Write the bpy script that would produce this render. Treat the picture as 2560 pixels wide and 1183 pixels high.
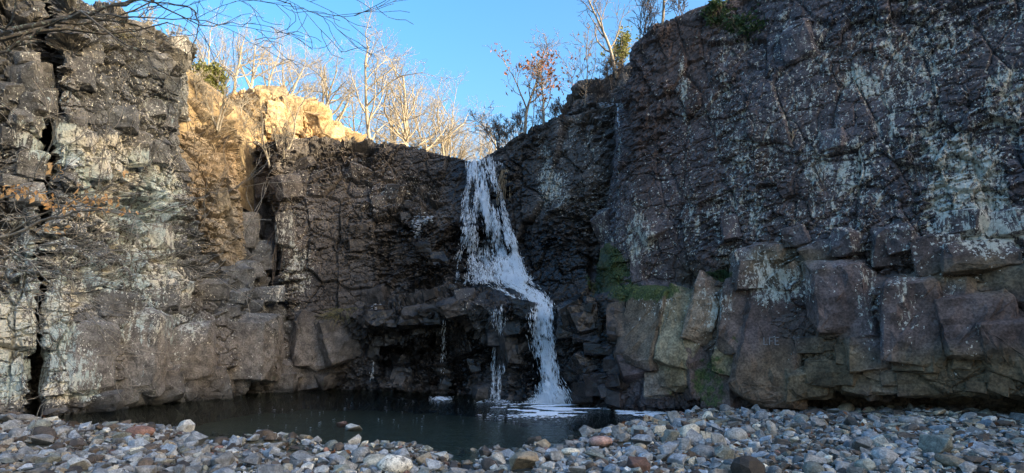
import bpy, bmesh, math, random
import numpy as np
from mathutils import Vector
from mathutils.bvhtree import BVHTree

# ------------------------------------------------------------------ camera, sky, sun, exposure
scn = bpy.context.scene
for o in list(bpy.data.objects):
    bpy.data.objects.remove(o)
F, PITCH, CAMZ = 1668.0, math.radians(8.5), 2.0
SUN_EL = math.radians(12.0)
SUN_H = np.array([0.90, -0.436])                 # horizontal direction towards the sun
cam_d = bpy.data.cameras.new('camera')
cam = bpy.data.objects.new('camera', cam_d)
scn.collection.objects.link(cam)
cam.location = (0, 0, CAMZ)
cam.rotation_euler = (math.radians(90) + PITCH, 0, 0)
cam_d.sensor_width = 36.0
cam_d.lens = 36.0 * F / 2560.0
cam_d.clip_end = 2000
cam_d.clip_start = 0.05
scn.camera = cam
world = bpy.data.worlds.new('World')
scn.world = world
world.use_nodes = True
wn = world.node_tree
for n in list(wn.nodes):
    wn.nodes.remove(n)
w_out = wn.nodes.new('ShaderNodeOutputWorld')
w_bg = wn.nodes.new('ShaderNodeBackground')
w_sky = wn.nodes.new('ShaderNodeTexSky')
w_sky.sky_type = 'NISHITA'
w_sky.sun_disc = False
w_sky.sun_elevation = SUN_EL
w_sky.sun_rotation = math.atan2(SUN_H[0], SUN_H[1])
w_sky.altitude = 0
w_sky.air_density = 1.0
w_sky.dust_density = 7.0
w_sky.ozone_density = 2.2
w_bg.inputs['Strength'].default_value = 0.15
w_hs = wn.nodes.new('ShaderNodeHueSaturation')
w_hs.inputs['Saturation'].default_value = 1.35
wn.links.new(w_sky.outputs[0], w_hs.inputs['Color'])
wn.links.new(w_hs.outputs[0], w_bg.inputs[0])
wn.links.new(w_bg.outputs[0], w_out.inputs[0])
sun_d = bpy.data.lights.new('sun', 'SUN')
sun_d.energy = 2.6
sun_d.angle = math.radians(0.5)
sun_d.color = (1.0, 0.85, 0.60)
sun = bpy.data.objects.new('sun', sun_d)
scn.collection.objects.link(sun)
sd = Vector((SUN_H[0] * math.cos(SUN_EL), SUN_H[1] * math.cos(SUN_EL), math.sin(SUN_EL)))
sun.rotation_euler = sd.to_track_quat('Z', 'Y').to_euler()
sun.location = (20, -10, 30)
scn.view_settings.view_transform = 'Standard'
scn.view_settings.look = 'None'
scn.view_settings.gamma = 1.0
scn.view_settings.use_curve_mapping = False
scn.view_settings.exposure = 2.25

# ------------------------------------------------------------------ helpers
rng = np.random.default_rng(7)
random.seed(7)
CP, SP = math.cos(PITCH), math.sin(PITCH)
COL = scn.collection

def W(px, py, Y):
    """photo pixel at world depth Y -> world point"""
    a = (px - 1280.0) / F
    b = -(py - 591.5) / F
    dy = CP - b * SP
    dz = SP + b * CP
    t = Y / dy
    return np.array([a * t, Y, CAMZ + dz * t])

def G(px, Y, z):
    """photo column at depth Y and height z -> world point"""
    dc = Y * CP + (z - CAMZ) * SP
    return np.array([(px - 1280.0) / F * dc, Y, z])

def ray(px, py):
    a = (px - 1280.0) / F
    b = -(py - 591.5) / F
    return Vector((a, CP - b * SP, SP + b * CP)).normalized()

def on_ground(px, py, z=0.0):
    d = ray(px, py)
    t = (z - CAMZ) / d.z
    return np.array([d.x * t, d.y * t, z])

def tag(o, label=None, cat=None, group=None, kind=None):
    if label: o['label'] = label
    if cat: o['category'] = cat
    if group: o['group'] = group
    if kind: o['kind'] = kind
    return o

def empty(name, loc=(0, 0, 0)):
    o = bpy.data.objects.new(name, None)
    COL.objects.link(o)
    o.location = loc
    o.empty_display_size = 0.1
    return o

def raw_mesh(name, verts, faces, smooth=False):
    """faces: (n,3) or (n,4) int array"""
    verts = np.asarray(verts, np.float32)
    faces = np.asarray(faces, np.int32)
    k = faces.shape[1]
    me = bpy.data.meshes.new(name)
    me.vertices.add(len(verts))
    me.vertices.foreach_set('co', verts.ravel())
    me.loops.add(faces.size)
    me.loops.foreach_set('vertex_index', faces.ravel())
    me.polygons.add(len(faces))
    me.polygons.foreach_set('loop_start', np.arange(0, faces.size, k, dtype=np.int32))
    me.polygons.foreach_set('use_smooth', np.full(len(faces), smooth, dtype=bool))
    me.update(calc_edges=True)
    return me

def mesh_obj(name, me, mat, parent=None):
    o = bpy.data.objects.new(name, me)
    COL.objects.link(o)
    if mat is not None and len(me.materials) == 0:
        me.materials.append(mat)
    if parent is not None:
        o.parent = parent
        o.matrix_parent_inverse.identity()
    return o

def set_color(me, name, arr):
    at = me.attributes.new(name, 'FLOAT_COLOR', 'POINT')
    a = np.ones((len(arr), 4), np.float32)
    a[:, :arr.shape[1]] = arr
    at.data.foreach_set('color', a.ravel())

# ---- noise
def _h(ix, iy, iz, seed):
    h = (ix.astype(np.uint32) * np.uint32(0x8da6b343)) ^ (iy.astype(np.uint32) * np.uint32(0xd8163841)) \
        ^ (iz.astype(np.uint32) * np.uint32(0xcb1ab31f)) ^ np.uint32((seed * 0x9e3779b1) & 0xffffffff)
    h ^= h >> np.uint32(15); h *= np.uint32(0x2c1b3c6d)
    h ^= h >> np.uint32(12); h *= np.uint32(0x297a2d39)
    h ^= h >> np.uint32(15)
    return h

def _f(h):
    return (h & np.uint32(0xffffff)).astype(np.float32) * np.float32(1.0 / 16777216.0)

def vnoise(P, seed=0):
    Pf = np.floor(P)
    I = Pf.astype(np.int64)
    T = (P - Pf).astype(np.float32)
    T = T * T * (3 - 2 * T)
    r = np.zeros(len(P), np.float32)
    for dx in (0, 1):
        wx = T[:, 0] if dx else 1 - T[:, 0]
        for dy in (0, 1):
            wy = T[:, 1] if dy else 1 - T[:, 1]
            for dz in (0, 1):
                wz = T[:, 2] if dz else 1 - T[:, 2]
                r += wx * wy * wz * _f(_h(I[:, 0] + dx, I[:, 1] + dy, I[:, 2] + dz, seed))
    return r

def fbm(P, scale, octv=4, seed=0):
    r = np.zeros(len(P), np.float32); a = 0.5; s = 0.0
    Q = P / scale
    for i in range(octv):
        r += a * vnoise(Q, seed + i * 17); s += a
        a *= 0.5; Q = Q * 2.03 + 11.3
    return r / s

def facet(P, scale, seed, tilt=0.5, over=0.25):
    """blocky fracture field: every cell is a tilted plane with its own offset; also returns the distance to the joint"""
    Q = (P / np.asarray(scale)).astype(np.float32)
    Qf = np.floor(Q)
    I = Qf.astype(np.int64)
    R = Q - Qf
    n = len(P)
    b1 = np.full(n, 1e9, np.float32); b2 = b1.copy()
    bh = np.zeros(n, np.uint32)
    bd = np.zeros((n, 3), np.float32)
    for dx in (-1, 0, 1):
        for dy in (-1, 0, 1):
            for dz in (-1, 0, 1):
                h = _h(I[:, 0] + dx, I[:, 1] + dy, I[:, 2] + dz, seed)
                jx = _f(h) * 0.86 + 0.07 + dx - R[:, 0]
                jy = _f(h * np.uint32(747796405) + np.uint32(1)) * 0.86 + 0.07 + dy - R[:, 1]
                jz = _f(h * np.uint32(2891336453) + np.uint32(7)) * 0.86 + 0.07 + dz - R[:, 2]
                d = jx ** 4 + jy ** 4 + jz ** 4
                m = d < b1
                b2 = np.where(m, b1, np.minimum(b2, d))
                b1 = np.where(m, d, b1)
                bh = np.where(m, h, bh)
                bd[m, 0] = -jx[m]; bd[m, 1] = -jy[m]; bd[m, 2] = -jz[m]
    off = _f(bh * np.uint32(3266489917) + np.uint32(3)) - 0.5
    g1 = (_f(bh * np.uint32(668265263) + np.uint32(5)) - 0.5) * 2 * tilt
    g2 = (_f(bh * np.uint32(374761393) + np.uint32(9)) - 0.5) * 2 * tilt - over
    g3 = (_f(bh * np.uint32(2246822519) + np.uint32(13)) - 0.5) * 2 * tilt
    val = off + g1 * bd[:, 0] + g3 * bd[:, 1] + g2 * bd[:, 2]
    edge = b2 ** .25 - b1 ** .25
    return val, edge, _f(bh)

def smooth(x, a, b):
    t = np.clip((x - a) / (b - a), 0, 1)
    return t * t * (3 - 2 * t)

# ------------------------------------------------------------------ materials
def new_mat(name):
    m = bpy.data.materials.new(name)
    m.use_nodes = True
    nt = m.node_tree
    for n in list(nt.nodes):
        nt.nodes.remove(n)
    out = nt.nodes.new('ShaderNodeOutputMaterial')
    b = nt.nodes.new('ShaderNodeBsdfPrincipled')
    nt.links.new(b.outputs[0], out.inputs[0])
    return m, nt, b, out

class NB:
    def __init__(s, nt): s.nt = nt
    def n(s, t, **kw):
        k = s.nt.nodes.new(t)
        for a, v in kw.items(): setattr(k, a, v)
        return k
    def l(s, a, b): s.nt.links.new(a, b)
    def math(s, op, a, b=None, c=None, clamp=False):
        k = s.n('ShaderNodeMath', operation=op, use_clamp=clamp)
        for i, v in enumerate((a, b, c)):
            if v is None: continue
            if isinstance(v, (int, float)): k.inputs[i].default_value = v
            else: s.l(v, k.inputs[i])
        return k.outputs[0]
    def mix(s, f, a, b, blend='MIX'):
        k = s.n('ShaderNodeMix', data_type='RGBA', blend_type=blend)
        for i, v in ((0, f), (6, a), (7, b)):
            if isinstance(v, (int, float)): k.inputs[i].default_value = v
            elif isinstance(v, tuple): k.inputs[i].default_value = (v + (1,))[:4]
            else: s.l(v, k.inputs[i])
        return k.outputs[2]
    def noise(s, vec, scale, detail=4, rough=0.55):
        k = s.n('ShaderNodeTexNoise')
        k.inputs['Scale'].default_value = scale
        k.inputs['Detail'].default_value = detail
        k.inputs['Roughness'].default_value = rough
        s.l(vec, k.inputs['Vector'])
        return k.outputs['Fac']
    def ramp(s, v, a, b, lo=0.0, hi=1.0):
        k = s.n('ShaderNodeMapRange', interpolation_type='SMOOTHSTEP')
        s.l(v, k.inputs[0])
        for i, x in ((1, a), (2, b), (3, lo), (4, hi)):
            if isinstance(x, (int, float)): k.inputs[i].default_value = x
            else: s.l(x, k.inputs[i])
        return k.outputs[0]

def rock_material():
    m, nt, b, out = new_mat('weathered basalt')
    k = NB(nt)
    pos = k.n('ShaderNodeNewGeometry').outputs['Position']
    col = k.n('ShaderNodeAttribute', attribute_name='Col').outputs['Color']
    mskn = k.n('ShaderNodeAttribute', attribute_name='Msk'); msk = mskn.outputs['Color']
    sep = k.n('ShaderNodeSeparateColor'); k.l(msk, sep.inputs[0])
    lich, wet, moss = sep.outputs[0], sep.outputs[1], sep.outputs[2]
    mp = k.n('ShaderNodeMapping'); mp.inputs['Scale'].default_value = (1.2, 1.2, 0.36); k.l(pos, mp.inputs[0])
    n1 = k.noise(pos, 3.2, 7, 0.62)
    n2 = k.noise(pos, 21.0, 5, 0.6)
    v = k.math('MULTIPLY', k.ramp(n1, 0.28, 0.72, 0.55, 1.5), k.ramp(n2, 0.3, 0.7, 0.6, 1.45))
    vv = k.n('ShaderNodeCombineColor')
    for i in range(3): k.l(v, vv.inputs[i])
    c = k.mix(1.0, col, vv.outputs[0], 'MULTIPLY')
    # lichen crusts: broad scabby patches + round specks
    ln = k.noise(mp.outputs[0], 7.0, 9, 0.78)
    thr = k.math('MULTIPLY_ADD', lich, -0.31, 0.745)
    patch = k.ramp(ln, thr, k.math('ADD', thr, 0.045))
    wz = k.n('ShaderNodeTexNoise'); wz.inputs['Scale'].default_value = 16.0; wz.inputs['Detail'].default_value = 3.0; k.l(pos, wz.inputs['Vector'])
    wv = k.n('ShaderNodeVectorMath', operation='SCALE'); wv.inputs[3].default_value = 0.16; k.l(wz.outputs['Color'], wv.inputs[0])
    wa = k.n('ShaderNodeVectorMath', operation='ADD'); k.l(pos, wa.inputs[0]); k.l(wv.outputs[0], wa.inputs[1])
    vo = k.n('ShaderNodeTexVoronoi', feature='F1'); vo.inputs['Scale'].default_value = 9.5
    k.l(wa.outputs[0], vo.inputs['Vector'])
    sc = k.n('ShaderNodeSeparateColor'); k.l(vo.outputs['Color'], sc.inputs[0])
    rad = k.math('MULTIPLY', sc.outputs[0], 0.36)
    near = k.math('LESS_THAN', k.math('ADD', vo.outputs['Distance'], k.math('MULTIPLY', n2, 0.2)), k.math('ADD', rad, 0.02))
    keep = k.math('GREATER_THAN', k.math('MULTIPLY_ADD', lich, 1.4, -0.36), sc.outputs[1])
    vo2 = k.n('ShaderNodeTexVoronoi', feature='F1'); vo2.inputs['Scale'].default_value = 20.0
    k.l(wa.outputs[0], vo2.inputs['Vector'])
    sc2 = k.n('ShaderNodeSeparateColor'); k.l(vo2.outputs['Color'], sc2.inputs[0])
    near2 = k.math('LESS_THAN', vo2.outputs['Distance'], k.math('MULTIPLY', sc2.outputs[0], 0.5))
    keep2 = k.math('GREATER_THAN', k.math('MULTIPLY_ADD', lich, 1.1, -0.28), sc2.outputs[1])
    spots = k.math('MAXIMUM', k.math('MULTIPLY', near, keep), k.math('MULTIPLY', near2, keep2))
    lf = k.math('MAXIMUM', patch, spots)
    lf = k.math('MULTIPLY', lf, k.ramp(n2, 0.25, 0.6, 0.55, 0.95))
    mint = k.noise(pos, 0.5, 3)
    lc = k.mix(k.math('MULTIPLY', k.ramp(mint, 0.40, 0.56), mskn.outputs['Alpha']), (0.60, 0.55, 0.44), (0.38, 0.46, 0.46))
    lc = k.mix(k.ramp(k.noise(pos, 1.3, 3), 0.6, 0.72, 0.0, 0.6), lc, (0.60, 0.58, 0.54))
    lc = k.mix(k.math('MULTIPLY', spots, .6), lc, (0.78, 0.73, 0.63))
    c = k.mix(lf, c, lc)
    # moss
    mn = k.noise(pos, 6.0, 6, 0.65)
    mf = k.math('MULTIPLY', k.ramp(k.math('ADD', mn, k.math('MULTIPLY_ADD', moss, 0.75, -0.66)), 0.33, 0.48), 0.9)
    mc = k.mix(k.ramp(n2, 0.35, 0.65), (0.022, 0.036, 0.009), (0.085, 0.115, 0.03))
    c = k.mix(mf, c, mc)
    # wet rock is darker and glossier
    dk = k.math('MULTIPLY_ADD', wet, -0.80, 1.0)
    dkc = k.n('ShaderNodeCombineColor')
    for i in range(3): k.l(dk, dkc.inputs[i])
    c = k.mix(1.0, c, dkc.outputs[0], 'MULTIPLY')
    k.l(c, b.inputs['Base Color'])
    r = k.math('MULTIPLY_ADD', wet, -0.74, 0.9, clamp=True)
    k.l(r, b.inputs['Roughness'])
    b.inputs['Specular IOR Level'].default_value = 0.4
    hgt = k.math('ADD', k.math('MULTIPLY', k.noise(pos, 9.0, 8, 0.65), 1.0), k.math('MULTIPLY', n2, 0.45))
    hgt = k.math('ADD', hgt, k.math('MULTIPLY', lf, 0.05))
    bp = k.n('ShaderNodeBump'); bp.inputs['Strength'].default_value = 0.7; bp.inputs['Distance'].default_value = 0.035
    k.l(hgt, bp.inputs['Height']); k.l(bp.outputs[0], b.inputs['Normal'])
    return m

def simple_mat(name, c1, c2, scale=8.0, rough=0.85, bump=0.3, c3=None, dist=0.02, detail=5):
    m, nt, b, out = new_mat(name)
    k = NB(nt)
    pos = k.n('ShaderNodeNewGeometry').outputs['Position']
    n1 = k.noise(pos, scale, detail, 0.6)
    c = k.mix(k.ramp(n1, 0.35, 0.65), c1, c2)
    if c3:
        n3 = k.noise(pos, scale * 3.7, 3, 0.6)
        c = k.mix(k.ramp(n3, 0.56, 0.64), c, c3)
    k.l(c, b.inputs['Base Color'])
    b.inputs['Roughness'].default_value = rough
    if bump:
        bp = k.n('ShaderNodeBump'); bp.inputs['Strength'].default_value = bump; bp.inputs['Distance'].default_value = dist
        k.l(k.noise(pos, scale * 3, 5, 0.6), bp.inputs['Height']); k.l(bp.outputs[0], b.inputs['Normal'])
    return m

def stone_mat(name, attr=False, c=(0.3, 0.3, 0.3), vein=(0.45, 0.45, 0.42), dark=(0.05, 0.045, 0.04), pit=0.0):
    m, nt, b, out = new_mat(name)
    k = NB(nt)
    pos = k.n('ShaderNodeNewGeometry').outputs['Position']
    if attr:
        base = k.n('ShaderNodeAttribute', attribute_name='Col').outputs['Color']
    else:
        info = k.n('ShaderNodeObjectInfo')
        rgb = k.n('ShaderNodeRGB'); rgb.outputs[0].default_value = c + (1,)
        base = k.mix(k.math('MULTIPLY', info.outputs['Random'], 0.6), rgb.outputs[0], tuple(x * 0.4 for x in c))
    n1 = k.noise(pos, 9, 6, 0.65); n2 = k.noise(pos, 40, 4, 0.6)
    v = k.math('MULTIPLY', k.ramp(n1, 0.3, 0.7, 0.55, 1.3), k.ramp(n2, 0.3, 0.7, 0.7, 1.25))
    vv = k.n('ShaderNodeCombineColor')
    for i in range(3): k.l(v, vv.inputs[i])
    cc = k.mix(1.0, base, vv.outputs[0], 'MULTIPLY')
    cc = k.mix(k.ramp(k.noise(pos, 5.0, 8, 0.7), 0.60, 0.66, 0, 0.55), cc, vein)
    cc = k.mix(k.ramp(k.noise(pos, 14.0, 6, 0.7), 0.60 - pit, 0.66 - pit, 0, 0.75), cc, dark)
    sp = k.n('ShaderNodeSeparateXYZ'); k.l(pos, sp.inputs[0])
    damp = k.ramp(sp.outputs[2], 0.02, 0.09, 0.38, 1.0)          # wet line just above the pool level
    dv = k.n('ShaderNodeCombineColor')
    for i in range(3): k.l(damp, dv.inputs[i])
    cc = k.mix(1.0, cc, dv.outputs[0], 'MULTIPLY')
    k.l(cc, b.inputs['Base Color'])
    k.l(k.ramp(sp.outputs[2], 0.02, 0.09, 0.3, 0.75), b.inputs['Roughness'])
    bp = k.n('ShaderNodeBump'); bp.inputs['Strength'].default_value = 0.5; bp.inputs['Distance'].default_value = 0.015
    k.l(k.math('ADD', n1, n2), bp.inputs['Height']); k.l(bp.outputs[0], b.inputs['Normal'])
    return m

def water_material():
    m, nt, b, out = new_mat('pool water')
    nt.nodes.remove(b)
    k = NB(nt)
    pos = k.n('ShaderNodeNewGeometry').outputs['Position']
    mp = k.n('ShaderNodeMapping'); mp.inputs['Scale'].default_value = (1.0, 1.7, 1.0); k.l(pos, mp.inputs[0])
    h = k.math('ADD', k.noise(mp.outputs[0], 2.6, 4, 0.55), k.math('MULTIPLY', k.noise(mp.outputs[0], 9.0, 3, 0.5), 0.35))
    bp = k.n('ShaderNodeBump'); bp.inputs['Strength'].default_value = 0.8; bp.inputs['Distance'].default_value = 0.16
    k.l(h, bp.inputs['Height'])
    gl = k.n('ShaderNodeBsdfGlossy'); gl.inputs['Roughness'].default_value = 0.06
    gl.inputs['Color'].default_value = (0.85, 0.9, 0.88, 1)
    k.l(bp.outputs[0], gl.inputs['Normal'])
    tr = k.n('ShaderNodeBsdfTransparent'); tr.inputs['Color'].default_value = (0.78, 0.83, 0.66, 1)
    fr = k.n('ShaderNodeFresnel'); fr.inputs['IOR'].default_value = 1.33
    k.l(bp.outputs[0], fr.inputs['Normal'])
    mx = k.n('ShaderNodeMixShader')
    k.l(fr.outputs[0], mx.inputs[0]); k.l(tr.outputs[0], mx.inputs[1]); k.l(gl.outputs[0], mx.inputs[2])
    k.l(mx.outputs[0], out.inputs[0])
    return m

def froth_material(name, alpha=0.95, col=(0.9, 0.92, 0.94)):
    m, nt, b, out = new_mat(name)
    b.inputs['Base Color'].default_value = col + (1,)
    b.inputs['Roughness'].default_value = 0.3
    b.inputs['IOR'].default_value = 1.33
    b.inputs['Alpha'].default_value = alpha
    return m

ROCK = rock_material()
WATER = water_material()
FROTH = froth_material('falling water', 1.0, (0.88, 0.94, 1.0))
FOAM = froth_material('foam', 1.0, (0.86, 0.92, 1.0))
ICE = froth_material('ice', 0.9, (0.70, 0.76, 0.84))
EARTH = simple_mat('leafy hill soil', (0.16, 0.11, 0.06), (0.30, 0.22, 0.12), 3.0, 0.95, 0.5, (0.10, 0.07, 0.04))
BED = simple_mat('gravel bed', (0.06, 0.063, 0.045), (0.125, 0.12, 0.09), 14.0, 0.8, 0.6, (0.02, 0.02, 0.02))
BARK_PALE = simple_mat('pale bark', (0.22, 0.19, 0.15), (0.33, 0.295, 0.24), 12.0, 0.9, 0.4, (0.14, 0.11, 0.075))
BARK_GREY = simple_mat('grey bark', (0.16, 0.13, 0.10), (0.27, 0.22, 0.16), 12.0, 0.9, 0.4, (0.09, 0.07, 0.05))
BARK_LICHEN = simple_mat('lichen bark', (0.09, 0.075, 0.06), (0.15, 0.125, 0.10), 7.0, 0.9, 0.5, (0.30, 0.33, 0.26))
TWIG_DARK = simple_mat('dark twigs', (0.07, 0.055, 0.045), (0.13, 0.10, 0.08), 10.0, 0.9, 0)
ROOTS = simple_mat('dry roots', (0.24, 0.18, 0.11), (0.36, 0.28, 0.18), 10.0, 0.9, 0)
def leaf_mat(name, c1, c2, tr=0.35):
    m, nt, b, out = new_mat(name)
    k = NB(nt)
    pos = k.n('ShaderNodeNewGeometry').outputs['Position']
    c = k.mix(k.ramp(k.noise(pos, 7, 3), 0.35, 0.65), c1, c2)
    k.l(c, b.inputs['Base Color']); b.inputs['Roughness'].default_value = 0.6
    tl = k.n('ShaderNodeBsdfTranslucent'); k.l(c, tl.inputs[0])
    mx = k.n('ShaderNodeMixShader'); mx.inputs[0].default_value = tr
    k.l(b.outputs[0], mx.inputs[1]); k.l(tl.outputs[0], mx.inputs[2]); k.l(mx.outputs[0], out.inputs[0])
    return m
LEAF_RUST = leaf_mat('rust oak leaves', (0.30, 0.10, 0.045), (0.42, 0.19, 0.09))
LEAF_ORANGE = leaf_mat('orange beech leaves', (0.66, 0.33, 0.11), (0.82, 0.50, 0.22))
LEAF_BROWN = leaf_mat('brown dead leaves', (0.14, 0.06, 0.03), (0.28, 0.12, 0.05))
LEAF_GREEN = leaf_mat('evergreen leaves', (0.03, 0.06, 0.015), (0.06, 0.10, 0.03))
LEAF_PINE = leaf_mat('yellow green needles', (0.10, 0.12, 0.03), (0.20, 0.20, 0.06))
GRASS = leaf_mat('dry grass', (0.16, 0.15, 0.06), (0.28, 0.24, 0.12))
CHALK = simple_mat('scratched chalk', (0.22, 0.20, 0.19), (0.32, 0.30, 0.29), 30, 0.9, 0)

# ------------------------------------------------------------------ rock colour zones, in world space
# (world point, radii) stains; positions taken where the stain sits on the rock
def blob(P, c, r, soft=0.5, nz=None):
    d = np.sqrt((((P - np.asarray(c)) / np.asarray(r)) ** 2).sum(1))
    if nz is not None: d = d + nz
    return 1 - smooth(d, 1 - soft, 1 + soft)

LICHEN = [  # px, py, depth, rx, rz, strength
    (250, 470, 20, 2.2, 1.3, 0.8), (330, 640, 20.5, 2.5, 1.4, .8), (60, 850, 17, .9, 2.2, .95), (270, 430, 19.5, 1.3, .9, 1.0), (200, 400, 18.5, .9, .7, 1.0), (380, 500, 21, 1.0, 1.2, .95), (410, 600, 21.4, .4, .6, 1.0), (300, 700, 19.8, 1.0, .4, .9), (220, 360, 18.6, .7, .4, .9), (130, 760, 17.4, .5, .7, .95),
    (60, 640, 17, 1.0, 1.6, .7), (150, 960, 17.3, .5, 1.0, .8), (400, 820, 20.5, 1.6, .55, .7), (60, 980, 17, .8, .7, .7), (200, 560, 18, 1.4, 1.4, .6),
    (730, 660, 25.5, .7, 2.2, .7), (740, 520, 25.5, .8, 1.4, .4), (1380, 480, 22.5, .55, 1.6, .75), (1400, 560, 22.3, .3, .5, .85), (1500, 560, 20.5, .5, 2.6, .55),
    (1590, 600, 19, .5, 1.2, .75), (2120, 260, 16, .35, 1.0, .95), (2040, 420, 16, .45, 1.1, .9), (2080, 440, 15.8, .4, .9, .8), (1950, 300, 16.5, 1.0, 2.0, .55),
    (2220, 260, 15.3, 1.2, 3.0, .62), (2330, 500, 14.6, .6, 1.5, .85), (2480, 300, 14, .5, 1.1, .75), (2280, 160, 15, .8, 1.2, .65), (1850, 420, 16.8, .8, 2.8, .6),
    (2120, 560, 15.3, 1.6, 1.0, .6), (2420, 600, 14, 1.0, .5, .8), (1720, 500, 17.5, 1.0, 2.0, .42), (1930, 700, 16, .8, .5, .75), (2400, 120, 14.5, 1.5, 1.0, .55),
    (1640, 760, 18, .4, .4, .5), (1790, 760, 17, .3, .5, .7), (480, 560, 23, .4, 1.0, .5), (1850, 640, 16.5, .6, .5, .6), (2020, 150, 16.4, .5, 1.2, .6),
    (300, 200, 19.5, .5, 1.4, .5), (180, 250, 18, .5, 1.2, .5), (40, 350, 17, .8, 1.6, .45), (360, 300, 20.5, .5, 1.0, .55), (1000, 480, 26, 1.8, .9, .45)]
WETZ = [(1080, 880, 24, 3.6, 1.6, 1.0), (1220, 600, 24.5, 1.6, 3.6, 1.0), (1350, 860, 20.5, 2.2, 2.1, 1.0), (1460, 900, 19.5, 1.1, 1.6, .9), (1080, 620, 25.5, 1.7, 1.4, .9),
        (1340, 640, 22.8, 1.4, 1.6, .95), (1420, 660, 21.5, .9, .8, .9), (1150, 450, 26, .6, 1.0, .7), (1280, 450, 24.3, .7, 1.5, .85), (990, 850, 25, 1.6, 1.4, .95), (900, 940, 25.6, 1.0, .6, .7)]
MOSSZ = [(1540, 670, 19.9, 1.0, .8, 1.0), (1620, 725, 18.6, .6, .35, 1.0), (1570, 720, 19, .6, .4, 1.0), (1700, 725, 18.2, .8, .16, .6), (1775, 950, 16.9, .45, 1.0, .8), (1800, 690, 17.4, .35, .2, .9), (1610, 900, 18, 1.2, 1.2, .38), (1830, 850, 16.6, .15, .3, .8),
         (760, 940, 25.7, .8, .6, .55), (680, 930, 24.6, .35, .8, .6), (1680, 960, 17.6, 1.0, .7, .55)]
OCHRE = [(2220, 960, 14, 3.2, .65, .8), (1960, 950, 15.5, 1.6, .9, .8), (1950, 660, 16, .9, .5, .8), (2440, 690, 13.4, .9, .35, .8), (2100, 890, 15, .8, .3, .6), (1700, 800, 17.8, 1.7, 1.3, .55), (2500, 960, 13, 1.6, .5, .8)]
REDZ = [(2120, 740, 15, 1.4, .9, .5), (2300, 780, 14.2, 1.3, 1.0, .4), (2520, 760, 13.2, 1.1, .8, .4), (1720, 300, 18, 1.8, 2.4, .45), (2000, 840, 15.7, .9, .8, .25), (1650, 180, 18.6, 1.2, 1.4, .45)]
TANZ = [(640, 900, 24, 2.2, 1.1, .7), (300, 900, 19, 2.4, 1.2, .35), (500, 880, 22, 1.6, .9, .6), (780, 870, 25.7, 1.4, 1.0, .7), (1610, 850, 18.2, .55, .7, .9), (1700, 800, 17.8, .6, .9, .5), (820, 560, 26, 2.5, 1.6, .35)]

def zone(P, kind):
    n1 = fbm(P, 0.9, 4, 3) - 0.5
    n2 = fbm(P * np.array([1, 1, 0.35]), 0.7, 4, 41) - 0.5      # vertical weather streaks
    n3 = fbm(P, 3.2, 3, 77)
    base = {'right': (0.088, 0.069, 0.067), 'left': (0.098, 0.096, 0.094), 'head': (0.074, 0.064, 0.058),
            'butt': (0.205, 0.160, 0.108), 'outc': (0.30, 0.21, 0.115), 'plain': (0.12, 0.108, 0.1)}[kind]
    c = np.array(base)[None, :] * (1 + 0.9 * n1 + 0.9 * n2)[:, None]
    # warm / cool drift
    w = (fbm(P, 1.7, 3, 5) - 0.5)
    c *= np.stack([1 + .35 * w, 1 + .05 * w, 1 - .30 * w], 1)
    def add(lst, nzs, tgt, ryk=2.2):
        nonlocal c
        for (px, py, Y, rx, rz, s) in lst:
            m = blob(P, W(px, py, Y), (rx, ryk, rz), 0.6, nzs) * s
            c = c * (1 - m[:, None]) + np.array(tgt)[None, :] * (1 + 0.8 * n1 + .4 * n2)[:, None] * m[:, None]
    nz = (n1 + n2) * 1.4
    add(REDZ, nz, (0.105, 0.068, 0.054))
    add(OCHRE, nz, (0.145, 0.105, 0.06))
    add(TANZ, nz, (0.155, 0.132, 0.113))
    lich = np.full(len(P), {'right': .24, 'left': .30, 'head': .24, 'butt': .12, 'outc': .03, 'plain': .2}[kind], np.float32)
    lich += 0.9 * n2 + 0.5 * (n3 - .5) + .4 * n1
    for (px, py, Y, rx, rz, s) in LICHEN:
        m = blob(P, W(px, py, Y), (rx * 1.15, 2.2, rz * 1.15), 0.6, nz)
        lich = np.maximum(lich, m * min(1, s * 1.15) + 0.25 * n2 * m)
    if kind == 'right':
        run = fbm(P * np.array([1, 1, .12]), .55, 3, 61)
        lich = np.maximum(lich, smooth(run, .52, .68) * (.35 + .6 * fbm(P, 1.3, 3, 62)))
    low = smooth(P[:, 2], 0.3, 2.6)                       # splash and flood scour keep the foot clean
    if kind in ('right', 'head'): lich *= 0.25 + 0.75 * low
    wet = np.zeros(len(P), np.float32)
    for (px, py, Y, rx, rz, s) in WETZ:
        wet = np.maximum(wet, blob(P, W(px, py, Y), (rx, 2.4, rz), 0.45, nz * .7) * s)
    wet = np.maximum(wet, (1 - smooth(P[:, 2] + 0.3 * n1, 0.05, 0.4)) * 0.75)
    lich *= 1 - np.clip(wet * 1.2, 0, 1)
    moss = np.zeros(len(P), np.float32)
    for (px, py, Y, rx, rz, s) in MOSSZ:
        moss = np.maximum(moss, blob(P, W(px, py, Y), (rx, 1.4, rz), 0.5, nz) * s)
    return np.clip(c, 0.008, 0.6), np.stack([np.clip(lich, 0, 1), np.clip(wet, 0, 1), np.clip(moss, 0, 1), np.full(len(P), {'left': 1.0, 'head': .35, 'right': .12}.get(kind, .3), np.float32)], 1)

# ------------------------------------------------------------------ cliffs
BVH = {}

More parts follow.
